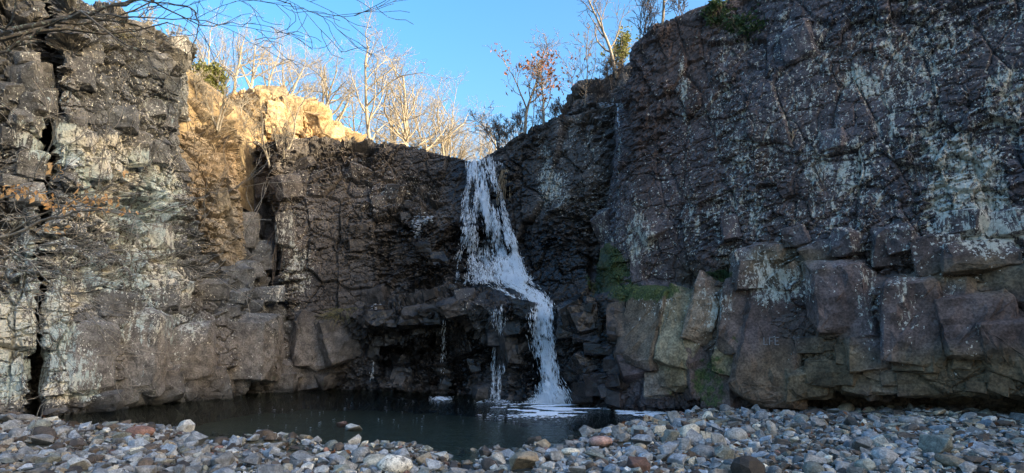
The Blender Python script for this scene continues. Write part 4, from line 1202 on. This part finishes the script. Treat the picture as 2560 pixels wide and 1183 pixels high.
# ------------------------------------------------------------------ leaves
def leaf_mesh_arrays(pts, size, g, droop=.5):
    """folded diamond leaves: 4 verts, 2 triangles each"""
    n = len(pts); pts = np.asarray(pts)
    D = g.normal(size=(n, 3)); D[:, 2] -= droop * 1.5; D /= np.linalg.norm(D, axis=1, keepdims=True)
    A = np.cross(D, g.normal(size=(n, 3))); A /= np.linalg.norm(A, axis=1, keepdims=True) + 1e-9
    B = np.cross(D, A)
    s = size * g.uniform(.6, 1.25, (n, 1))
    V = np.stack([pts, pts + D * s * .5 + A * s * .28 + B * s * .1, pts + D * s, pts + D * s * .5 - A * s * .28 + B * s * .1], 1)
    b = (np.arange(n) * 4)[:, None]
    Fc = np.concatenate([b + np.array([[0, 1, 2]]), b + np.array([[0, 2, 3]])])
    return V.reshape(-1, 3), Fc
lp = []
for _ in range(420):
    x, y = R3.uniform(-12, 10), R3.uniform(9.5, 17)
    cl = fbm(np.array([[x, y, 0.]]), .8, 2, 99)[0]
    if cl < .5: continue
    z = float(bed_z(np.array([x]), np.array([y]))[0])
    if z > 0.0: lp.append((x, y, z + R3.uniform(.05, .12)))
litter = mesh_obj('leaf_litter', raw_mesh('leaf_litter', *leaf_mesh_arrays(lp, .11, R3, .1)), LEAF_BROWN)
tag(litter, 'scattered brown dead leaves caught among the bank stones', 'leaves', kind='stuff')

# ------------------------------------------------------------------ trees
def tube(pts, rad, sides):
    pts = np.asarray(pts, float); n = len(pts)
    T = np.gradient(pts, axis=0); T /= np.linalg.norm(T, axis=1, keepdims=True) + 1e-9
    ref = np.array([.37, .61, .1]) if abs(T[0][2]) > .6 else np.array([0.1, .2, 1.])
    A = np.cross(T, ref); A /= np.linalg.norm(A, axis=1, keepdims=True) + 1e-9
    B = np.cross(T, A)
    an = np.arange(sides) * (2 * math.pi / sides)
    V = pts[:, None, :] + (A[:, None, :] * np.cos(an)[None, :, None] + B[:, None, :] * np.sin(an)[None, :, None]) * np.asarray(rad)[:, None, None]
    i = np.arange(n - 1)[:, None] * sides; j = np.arange(sides)[None, :]; j2 = (j + 1) % sides
    Fc = np.stack([i + j, i + j2, i + sides + j2, i + sides + j], -1).reshape(-1, 4)
    return V.reshape(-1, 3), Fc
class Tree:
    def __init__(s, seed): s.g = np.random.default_rng(seed); s.lv = {}; s.tips = []
    def add(s, lvl, pts, rad, sides): s.lv.setdefault(min(lvl, 1), []).append(tube(pts, rad, sides))
    def branch(s, p, d, L, r, lvl, maxl, up=.25, wig=.22, kids=(7, 6, 5, 4), ang=.75, rmin=.006, start=.3):
        g = s.g; n = max(4, int(6 if lvl else 9))
        pts = [np.array(p, float)]; d = np.array(d, float); d /= np.linalg.norm(d)
        for i in range(n):
            d = d + g.normal(size=3) * wig * (.5 if lvl == 0 else 1) + np.array([0, 0, up * .3]); d /= np.linalg.norm(d)
            pts.append(pts[-1] + d * L / n)
        s.along(pts, r, lvl, maxl, up, wig, kids, ang, rmin, start)
    def along(s, pts, r, lvl, maxl, up=.25, wig=.22, kids=(7, 6, 5, 4), ang=.75, rmin=.006, start=.3, end=.25):
        g = s.g; pts = np.array(pts); n = len(pts) - 1
        L = np.linalg.norm(np.diff(pts, axis=0), axis=1).sum()
        rad = np.maximum(rmin, r * (1 - (1 - end) * np.linspace(0, 1, n + 1)))
        s.add(lvl, pts, rad, 6 if lvl == 0 else 4 if lvl == 1 else 3)
        if lvl >= maxl: s.tips.append(pts[-1]); s.tips.append(pts[n // 2]); return
        for i in range(kids[min(lvl, len(kids) - 1)]):
            t = start + (1 - start) * (i + g.random()) / kids[min(lvl, len(kids) - 1)]
            x = min(t, .999) * n; j = int(x); q = pts[j] + (pts[j + 1] - pts[j]) * (x - j)
            T = pts[j + 1] - pts[j]; T /= np.linalg.norm(T)
            o = g.normal(size=3); o -= T * o.dot(T); o /= np.linalg.norm(o)
            a = ang * g.uniform(.6, 1.25)
            s.branch(q, T * math.cos(a) + o * math.sin(a), L * g.uniform(.36, .62) * (1.15 - .5 * t), max(rmin, rad[j] * g.uniform(.45, .68)), lvl + 1, maxl, up, wig * 1.1, kids, ang, rmin, .2)
    def mesh(s, k):
        vs, fs, b = [], [], 0
        for v, f in s.lv.get(k, []):
            vs.append(v); fs.append(f + b); b += len(v)
        return np.concatenate(vs), np.concatenate(fs)
def tree_thing(name, T, mat, loc, label, cat='tree', group=None, tmat=None):
    root = empty(name, loc); tag(root, label, cat, group)
    mesh_obj('trunk', raw_mesh('trunk', *T.mesh(0), smooth=True), mat, root)
    if 1 in T.lv: mesh_obj('crown', raw_mesh('crown', *T.mesh(1), smooth=True), tmat or mat, root)
    return root
def copy_tree(root, loc, rz, s, label=None, group=None):
    r = root.copy(); COL.objects.link(r); r.location = loc; r.rotation_euler = (0, 0, rz); r.scale = (s[0], s[0], s[1])
    if label: r['label'] = label
    if group: r['group'] = group
    for ch in list(root.children):
        c = ch.copy(); COL.objects.link(c); c.parent = r
    return r
# forest prototypes, 10 m tall
FP = []
for sd in range(6):
    T = Tree(200 + sd)
    T.branch((0, 0, -.3), (T.g.normal() * .06, T.g.normal() * .06, 1), 9.0, .17 + .03 * (sd % 3), 0, 3, up=.12, wig=.16, kids=(11, 7, 7), ang=.72 + .10 * (sd % 3), rmin=.0065, start=.36)
    FP.append(T)
used = [None] * 6
FOREST = [  # px, depth, photo row of the top, label
    (925, 43, 92, 'tallest pale bare tree with wide crown beyond the golden outcrop'), (797, 44, 138, 'slender bare tree with straight pale trunk behind the golden outcrop'),
    (838, 48, 150, None), (765, 50, 190, None), (1028, 52, 158, 'bushy golden bare tree between the outcrop and the waterfall lip'), (1062, 50, 205, None), (1092, 56, 228, None),
    (1118, 54, 262, None), (1143, 58, 292, None), (1000, 56, 210, None), (975, 58, 236, None), (1090, 64, 250, None), (1160, 60, 325, None), (880, 55, 222, None), (605, 35, 58, 'bare tree with forked pale trunk rising behind the sunlit buttress'),
    (645, 37, 84, None), (572, 33, 74, None), (685, 42, 112, None), (715, 46, 128, None), (505, 31, 60, None), (478, 30, 96, None), 
    (1225, 62, 330, None), (1252, 56, 318, None), (1180, 70, 352, None), (540, 36, 90, None)]
DEF = 'bare winter tree lit gold by low sun on the hilltop'
for i, (px, Y, top, lab) in enumerate(FOREST):
    x = G(px, Y, 11)[0]; zb = float(hill_z(np.array([x]), np.array([Y]))[0])
    zt = W(px, top, Y)[2]; Ht = max(3.0, zt - zb); k = i % 6
    grp = None
    if lab is None:
        lab, grp = (('bare tree lit gold by low sun behind the buttress and left cliff', 'bare trees behind the buttress') if px < 660 else
                    ('bare tree standing behind the golden skyline outcrop', 'bare trees behind the golden outcrop') if px < 960 else
                    ('golden lit bare tree among those upstream of the waterfall lip', 'bare trees upstream of the waterfall') if px < 1170 else
                    ('faint bare tree across the stream beyond the waterfall lip', 'bare trees across the stream'))
    loc = (x, Y, zb - .1)
    s = (Ht / 9.6 * R3.uniform(.85, 1.1), Ht / 9.6)
    if used[k] is None:
        used[k] = tree_thing('bare_tree', FP[k], BARK_PALE, loc, lab or DEF, 'tree', grp)
        used[k].rotation_euler = (0, 0, R3.uniform(0, 6)); used[k].scale = (s[0], s[0], s[1])
    else:
        r = copy_tree(used[k], loc, R3.uniform(0, 6.28), s, lab or DEF, grp)
        if grp is None and 'group' in r: del r['group']
for i, (x, y, sc_) in enumerate(((46.5, -5.0, .8), (47, -3.6, .95), (46.5, -2.2, .75))):  # unseen trees added in the ridge notch to dapple the sun on the buttress
    copy_tree(used[i], (x, y, float(np.interp(y, RY, RZ)) - .6), i * 2.0, (sc_, sc_), 'bare tree added out of view on the shading ridge to dapple the sun', 'bare trees added on the shading ridge')
def crown_of(root): return next(c for c in root.children if c.name.startswith('crown'))
def add_leaves(root, T, n, size, mat, g, spread=.12, sel=None):
    tips = np.array(T.tips)
    if sel is not None: tips = tips[sel(tips)]
    p = tips[g.integers(0, len(tips), n)] + g.normal(size=(n, 3)) * spread
    o = mesh_obj('leaves', raw_mesh('leaves', *leaf_mesh_arrays(p, size, g)), mat, crown_of(root))
    o['kind'] = 'stuff'
def cliff_tree(px, py, top, seed, label, name='bare_tree', mat=BARK_GREY, tmat=None, kids=(9, 6, 4), ang=.7, lean=0., r=None, leaf=None, group=None, cat='tree', names=ALLBVH, stems=1, start=.22, wig=.18, maxl=3, sink=.15, Y=None):
    if Y is None:
        h = None
        for k in range(30):
            h = hit(px, py + k * 2, names)
            if h is not None: break
        p = h[0]
    else:
        p = W(px, py, Y)
    Ht = max(.5, W(px, top, p[1])[2] - p[2])
    T = Tree(seed)
    for s in range(stems):
        T.branch((T.g.normal() * .05 * (stems > 1), 0.12 * (stems > 1) * T.g.normal(), -sink), (lean + T.g.normal() * .25 * (stems > 1), T.g.normal() * .12, 1), Ht * (1 if s == 0 else T.g.uniform(.55, .95)), r or Ht * .018, 0, maxl, up=.22, wig=wig, kids=kids, ang=ang, rmin=.006, start=start)
    root = tree_thing(name, T, mat, tuple(p), label, cat, group, tmat)
    if leaf:
        n, size, lm, sel = leaf
        add_leaves(root, T, n, size, lm, T.g, .10, sel)
    return root
cliff_tree(1312, 322, 92, 31, 'oak with clusters of rust leaves on the rim right of the waterfall', mat=BARK_PALE, tmat=BARK_GREY, kids=(10, 6, 5), ang=.75, leaf=(230, .17, LEAF_RUST, lambda t: (t[:, 2] < 3.0) | (t[:, 0] < -1)), lean=-.02, r=.07)
cliff_tree(1360, 303, 170, 32, 'small oak with a few rust leaves next to the larger oak', mat=BARK_PALE, tmat=BARK_GREY, kids=(7, 5, 4), ang=.8, leaf=(70, .17, LEAF_RUST, None), r=.055)
cliff_tree(1330, 312, 200, 36, 'thin leafless sapling between the two rust leaved oaks', mat=BARK_GREY, kids=(6, 4, 3), ang=.5, r=.022)
cliff_tree(1542, 186, -60, 33, 'curved bare tree growing on the grey skyline rock', mat=BARK_PALE, tmat=BARK_GREY, kids=(9, 6, 5), ang=.7, lean=-.05, r=.075)
cliff_tree(1462, 262, 92, 34, 'slim bare sapling at the edge of the grey skyline rock', mat=BARK_GREY, kids=(9, 5, 3), ang=.45, r=.03, leaf=(8, .14, LEAF_RUST, None))
cliff_tree(1440, 285, 130, 44, 'thin sapling holding a few rust leaves left of the grey skyline rock', mat=BARK_GREY, kids=(6, 4, 3), ang=.5, lean=-.12, r=.022, leaf=(34, .15, LEAF_RUST, None))
cliff_tree(1655, 58, -160, 35, 'thin tree with rust leaves on the notch of the right cliff', mat=BARK_GREY, kids=(9, 5, 4), ang=.6, r=.05, leaf=(60, .15, LEAF_RUST, None))
cliff_tree(1600, 116, -40, 45, 'bare bush sprouting from the step in the right cliff rim', name='bush', mat=TWIG_DARK, kids=(7, 5, 3), ang=.6, r=.02, stems=4, cat='bush')
cliff_tree(1245, 358, 268, 37, 'leafless bush on the rim directly right of the waterfall lip', name='bush', mat=TWIG_DARK, kids=(8, 6, 4), ang=.85, r=.025, stems=5, cat='bush', lean=-.2)
cliff_tree(1290, 345, 262, 38, 'leafless bush at the foot of the larger oak', name='bush', mat=TWIG_DARK, kids=(7, 5, 4), ang=.7, r=.02, stems=5, cat='bush')
cliff_tree(1500, 258, 190, 39, 'dark tangled bush on the shelf below the grey skyline rock', name='bush', mat=TWIG_DARK, kids=(8, 6, 4), ang=.9, r=.02, stems=5, cat='bush')
cliff_tree(1530, 215, 140, 46, 'dark tangled bush at the foot of the curved bare tree', name='bush', mat=TWIG_DARK, kids=(8, 6, 4), ang=.9, r=.02, stems=5, cat='bush')
cliff_tree(1415, 300, 240, 47, 'low twiggy bush on the sloping rim between oak and skyline rock', name='bush', mat=TWIG_DARK, kids=(6, 5, 3), ang=.8, r=.015, stems=4, cat='bush')
for q, (px, py, top) in enumerate(((1345, 302, 262), (1385, 292, 250), (1270, 352, 305), (1620, 92, 40), (1700, 40, -20), (960, 362, 335), (1040, 372, 348), (870, 362, 335), (300, 30, -20), (380, 62, 20), (430, 96, 50))):
    near = 'on the sloping rim right of the waterfall' if 1200 < px < 1500 else 'on the rim of the right cliff' if px > 1500 else 'on the headwall rim below the golden outcrop' if px > 800 else 'on top of the left cliff'
    cliff_tree(px, py, top, 120 + q, 'small leafless twiggy bush ' + near, name='bush', mat=TWIG_DARK if px > 1200 else BARK_PALE, kids=(5, 4, 3), ang=.8, r=.012, stems=5, cat='bush', group='twiggy bushes ' + near)
# trees rooted in the chute, pale in the sun
cliff_tree(690, 520, 225, 51, 'twisted pale tree rooted in the crack beside the headwall', mat=BARK_PALE, kids=(8, 5, 4), ang=.55, lean=-.12, r=.07, stems=2, wig=.3, names=HWN)
cliff_tree(602, 366, 225, 52, 'pale bare sapling standing at the top of the rock chute', mat=BARK_PALE, kids=(8, 5, 4), ang=.5, r=.06, stems=2, wig=.22)
cliff_tree(545, 318, 185, 53, 'pale thin saplings on the shoulder of the sunlit buttress', mat=BARK_PALE, kids=(8, 5, 4), ang=.5, r=.045, stems=3)
cliff_tree(620, 380, 290, 54, 'pale twiggy bush at the top of the rock chute', name='bush', mat=BARK_PALE, kids=(7, 5, 3), ang=.7, r=.02, stems=6, cat='bush')
cliff_tree(500, 250, 175, 55, 'pale leafless bush on top of the sunlit buttress', name='bush', mat=BARK_PALE, kids=(8, 6, 4), ang=.7, r=.02, stems=6, cat='bush')
cliff_tree(700, 360, 300, 56, 'small pale bush between the headwall rim and the golden outcrop', name='bush', mat=BARK_PALE, kids=(7, 5, 3), ang=.7, r=.02, stems=6, cat='bush')
# evergreens
def evergreen(px, py, Y, wpx, hpx, n, mat, label, size=.16, name='evergreen_bush', seed=1, base=None, cat='bush'):
    g = np.random.default_rng(seed)
    p = W(px, py, Y) if base is None else base
    k = Y / F
    T = Tree(seed)
    Ht = hpx * k
    for s in range(4): T.branch((0, 0, -.2), (g.normal() * .3, g.normal() * .3, 1), Ht * g.uniform(.7, 1), Ht * .025, 0, 2, kids=(7, 5, 3), ang=.7, rmin=.008, start=.15)
    root = tree_thing(name, T, BARK_GREY, tuple(p), label, cat)
    cl = np.array(T.tips); cl = cl[g.integers(0, len(cl), 60)]
    q = cl[g.integers(0, 60, n)] + g.normal(size=(n, 3)) * np.array([wpx * k * .07, wpx * k * .07, Ht * .06])
    o = mesh_obj('leaves', raw_mesh('leaves', *leaf_mesh_arrays(q, size, g, -.2)), mat, crown_of(root)); o['kind'] = 'stuff'
    return root
evergreen(525, 235, 29.5, 90, 75, 2600, LEAF_PINE, 'yellow green evergreen bush in the sun above the buttress', .15, seed=61)
evergreen(1548, 190, 30, 60, 110, 1200, LEAF_PINE, 'small pine with thin needles behind the curved bare tree', .14, 'pine_tree', 62, cat='tree')
h = hit(1870, 120)
evergreen(0, 0, 17.5, 170, 130, 1500, LEAF_GREEN, 'dark green leafy shrub hanging on the right cliff rim', .14, 'leafy_shrub', 63, base=h[0])
h = hit(1800, 70)
evergreen(0, 0, 17.8, 90, 90, 600, LEAF_GREEN, 'small green shrub beside the notch of the right cliff rim', .13, 'leafy_shrub', 64, base=h[0])

# dry sticks and roots on the rock
def hanging(name, px, py, n, lpx, spread, label, cat, mat, g, names=ALLBVH, r=.01, out=.25):
    h = hit(px, py, names); p0 = h[0]; root = empty(name, tuple(p0)); tag(root, label, cat)
    k = h[3] / F
    for i in range(n):
        q = hit(px + g.normal() * spread, py + g.normal() * spread * .35, names)
        a = (q[0] if q is not None else p0) - p0
        L = lpx * k * g.uniform(.5, 1.15); pts = [a]; d = np.array([g.normal() * .45, -out - .3 * g.random(), -.4])
        for _ in range(7):
            d = d * .75 + np.array([g.normal() * .12, .02, -.42]); pts.append(pts[-1] + d / np.linalg.norm(d) * L / 7)
        mesh_obj('root_strand', raw_mesh('root_strand', *tube(pts, np.linspace(r, r * .4, 8), 4), smooth=True), mat, root)
hanging('hanging_roots', 1262, 424, 34, 85, 9, 'tan clump of roots hanging beside the top of the waterfall', 'roots', ROOTS, np.random.default_rng(71), names=HWN, r=.012)
hanging('hanging_roots', 700, 560, 9, 170, 7, 'dark roots running down the crack below the twisted pale tree', 'roots', TWIG_DARK, np.random.default_rng(72), names=HWN, r=.03, out=.05)
def tuft(px, py, n, lpx, label, seed, names=ALLBVH, mat=GRASS):
    g = np.random.default_rng(seed); h = hit(px, py, names); p0 = h[0]; k = h[3] / F
    parts = []
    for i in range(n):
        a = np.array([g.normal() * 14 * k, g.normal() * .05, g.normal() * 3 * k]); d = np.array([g.normal() * .7, -.4 - .3 * g.random(), g.uniform(.1, .7)]); pts = [a]
        L = lpx * k * g.uniform(.5, 1)
        for _ in range(4):
            d = d + np.array([0, 0, -.35]); pts.append(pts[-1] + d / np.linalg.norm(d) * L / 4)
        parts.append(tube(pts, np.linspace(.008, .003, 5), 3))
    vs, fs, b = [], [], 0
    for v, f in parts: vs.append(v); fs.append(f + b); b += len(v)
    o = mesh_obj('grass_tuft', raw_mesh('grass_tuft', np.concatenate(vs), np.concatenate(fs)), mat)
    o.location = tuple(p0 + h[1] * .02); tag(o, label, 'grass', kind='stuff')
tuft(870, 775, 70, 60, 'dry grass tuft on the ledge left of the wet lower wall', 81)
tuft(840, 790, 50, 50, 'dry grass tuft lower on the ledge left of the wet wall', 82)
tuft(1800, 680, 60, 46, 'green grass tuft in the corner above the leaning slabs', 83, mat=LEAF_GREEN)
tuft(300, 95, 60, 90, 'dry grass hanging from the top of the left cliff', 84)
cliff_tree(2060, 480, 380, 85, 'dark twiggy shrub clinging to a pale lichen patch on the right cliff', name='bush', mat=TWIG_DARK, kids=(4, 3, 2), ang=.4, r=.012, stems=3, cat='bush', lean=-.5, names=['right_cliff'], maxl=2)
cliff_tree(2310, 470, 390, 86, 'thin dark stems on the right cliff beside a grey lichen streak', name='bush', mat=TWIG_DARK, kids=(3, 2, 2), ang=.4, r=.01, stems=2, cat='bush', lean=-.4, names=['right_cliff'], maxl=2)
cliff_tree(1980, 345, 300, 87, 'tiny dry bush with rusty stems on the right cliff', name='bush', mat=ROOTS, kids=(4, 3, 2), ang=.6, r=.01, stems=5, cat='bush', names=['right_cliff'], maxl=2)

# scratched letters on the right cliff
def letters(px, py, strokes, hpx):
    root = None; w = hpx * .62
    for li, st in enumerate(strokes):
        ox = px + li * w * 1.25
        for seg in st:
            pts = []
            for (a, b) in seg:
                hh = hit(ox + a * w, py - b * hpx, None or ALLBVH2)
                if hh is None: continue
                pts.append(hh[0] + hh[1] * .006)
            if len(pts) < 2: continue
            if root is None:
                root = empty('scratched_letters', tuple(pts[0])); tag(root, 'pale initials LFE scratched into the right cliff', 'lettering'); p0 = pts[0]
            mesh_obj('letter_stroke', raw_mesh('letter_stroke', *tube([p - p0 for p in pts], [.011] * len(pts), 4)), CHALK, root)
def lin(a, b, n=5): return [(a[0] + (b[0] - a[0]) * i / (n - 1), a[1] + (b[1] - a[1]) * i / (n - 1)) for i in range(n)]
# the letters lie on the slab surface, so look for it among cliff and slabs
dg = bpy.context.evaluated_depsgraph_get()
sv, sf, b = [], [], 0
for ch in right_cliff.children:
    c = np.array(ch.location)
    for v in ch.data.vertices: sv.append(tuple(c + np.array(v.co)))
    for pl in ch.data.polygons: sf.append([i + b for i in pl.vertices])
    b += len(ch.data.vertices)
BVH['right_blocks'] = BVHTree.FromPolygons(sv, sf)
ALLBVH2 = ['right_cliff', 'right_blocks']
letters(1910, 862, [[lin((0, 1), (0, 0)), lin((0, 0), (.9, 0))], [lin((0, 1), (0, 0)), lin((0, 1), (.9, 1)), lin((0, .5), (.7, .5))], [lin((0, 1), (0, 0)), lin((0, 1), (.9, 1)), lin((0, .5), (.7, .5)), lin((0, 0), (.9, 0))]], 18)

# ------------------------------------------------------------------ near branches on the left, from trees that stand left of the frame
def branch_tree(name, base, trunk_px, Ytr, limbs, label, mat, seed, leaves=None, rt=.12):
    """limbs: (list of photo points with depth, radius, levels, child counts)"""
    T = Tree(seed)
    tr = [np.array(base, float)] + [W(*q) for q in trunk_px]
    T.add(0, tr, np.linspace(rt, rt * .5, len(tr)), 8)
    for pts, r, maxl, kids, ang in limbs:
        P = [W(*q) for q in pts]
        # resample smoothly with a little natural wander
        P = np.array(P); t = np.linspace(0, len(P) - 1, 4 * (len(P) - 1) + 1)
        Q = np.stack([np.interp(t, np.arange(len(P)), P[:, i]) for i in range(3)], 1)
        Q[1:-1] += T.g.normal(size=Q[1:-1].shape) * .012
        T.along(Q, r, 1, maxl, up=.05, wig=.2, kids=(0,) + kids, ang=ang, rmin=.003, start=.12, end=.2)
    b = np.array(base, float)
    for k in T.lv: T.lv[k] = [(v - b, f) for v, f in T.lv[k]]
    root = tree_thing(name, T, mat, tuple(b), label)
    if leaves:
        ps = []
        for px, py, Y, sx, sy, n in leaves:
            for _ in range(n): ps.append(W(T.g.normal(px, sx), T.g.normal(py, sy), Y + T.g.normal() * .12) - b)
        o = mesh_obj('leaves', raw_mesh('leaves', *leaf_mesh_arrays(ps, .068, T.g, .5)), LEAF_ORANGE, crown_of(root)); o['kind'] = 'stuff'
    return root
branch_tree('overhanging_tree', (-6.6, 7.2, 0.1), [(-330, 700, 7.2), (-300, 300, 7.1), (-240, 160, 7.0)], 7, [
    ([(-240, 160, 7.0), (-60, 100, 6.9), (50, 72, 6.8), (130, 52, 6.8), (230, 30, 6.7), (350, -2, 6.6), (450, -40, 6.5)], .055, 3, (7, 5, 3), .6),
    ([(130, 52, 6.8), (210, 30, 6.6), (280, 90, 6.5), (350, 130, 6.5), (400, 175, 6.4), (448, 215, 6.4)], .014, 3, (6, 4, 3), .6),
    ([(230, 30, 6.7), (330, 44, 6.5), (470, 48, 6.4), (560, 60, 6.3), (640, 58, 6.3)], .010, 3, (7, 4, 3), .5),
    ([(300, 14, 6.6), (440, -20, 6.4), (600, -30, 6.2), (720, 8, 6.1), (790, 40, 6.1), (850, 52, 6.1)], .010, 3, (7, 4, 3), .5),
    ([(350, -2, 6.6), (480, 20, 6.5), (500, 60, 6.5), (480, 120, 6.5), (455, 150, 6.5)], .010, 3, (6, 4, 3), .6),
    ([(-200, 140, 7.0), (-60, 160, 6.8), (40, 110, 6.7), (110, 70, 6.7)], .04, 2, (5, 4), .6)],
    'dark lichen spotted limb with fine twigs reaching across the top of the left cliff', BARK_LICHEN, 91, rt=.16)
branch_tree('young_beech', (-6.2, 6.6, 0.1), [(-300, 900, 6.6), (-260, 700, 6.6), (-200, 620, 6.5)], 6.5, [
    ([(-200, 620, 6.5), (-60, 610, 6.4), (60, 576, 6.4), (130, 540, 6.4), (210, 526, 6.3), (330, 534, 6.3), (430, 520, 6.2), (545, 480, 6.2)], .022, 3, (8, 4, 3), .5),
    ([(130, 540, 6.4), (200, 500, 6.3), (250, 470, 6.3), (310, 425, 6.3)], .008, 3, (5, 4, 3), .5),
    ([(-200, 620, 6.5), (-60, 520, 6.4), (40, 490, 6.4), (120, 480, 6.4), (200, 505, 6.3), (290, 496, 6.3)], .009, 3, (7, 4, 3), .5),
    ([(-260, 700, 6.6), (-60, 680, 6.5), (100, 610, 6.4), (250, 625, 6.4), (400, 635, 6.3), (520, 640, 6.3)], .010, 3, (7, 4, 3), .5),
    ([(-260, 700, 6.6), (-40, 560, 6.4), (60, 650, 6.4), (120, 700, 6.3), (230, 790, 6.3)], .012, 3, (8, 4, 3), .6),
    ([(-260, 760, 6.6), (-30, 660, 6.4), (80, 680, 6.4), (200, 690, 6.3), (330, 730, 6.3)], .010, 3, (8, 4, 3), .6),
    ([(-200, 620, 6.5), (-60, 430, 6.4), (30, 500, 6.4), (80, 600, 6.4), (150, 680, 6.3)], .008, 3, (8, 4, 3), .6),
    ([(-260, 760, 6.6), (-60, 700, 6.5), (40, 760, 6.4), (130, 800, 6.4), (170, 860, 6.4)], .008, 3, (6, 4, 3), .6)],
    'young beech with thin twigs and orange dead leaves before the left cliff', BARK_PALE, 92,
    leaves=[(40, 475, 6.4, 26, 7, 34), (95, 488, 6.4, 14, 6, 18), (130, 425, 6.4, 9, 7, 12), (125, 505, 6.4, 10, 8, 16), (180, 500, 6.3, 10, 5, 12), (235, 498, 6.3, 12, 6, 16), (275, 495, 6.3, 12, 5, 16), (310, 428, 6.3, 4, 4, 4), (170, 520, 6.3, 22, 6, 14), (250, 520, 6.3, 20, 6, 14), (130, 572, 6.4, 24, 4, 12), (210, 470, 6.3, 20, 10, 8), (320, 522, 6.2, 14, 5, 8)])
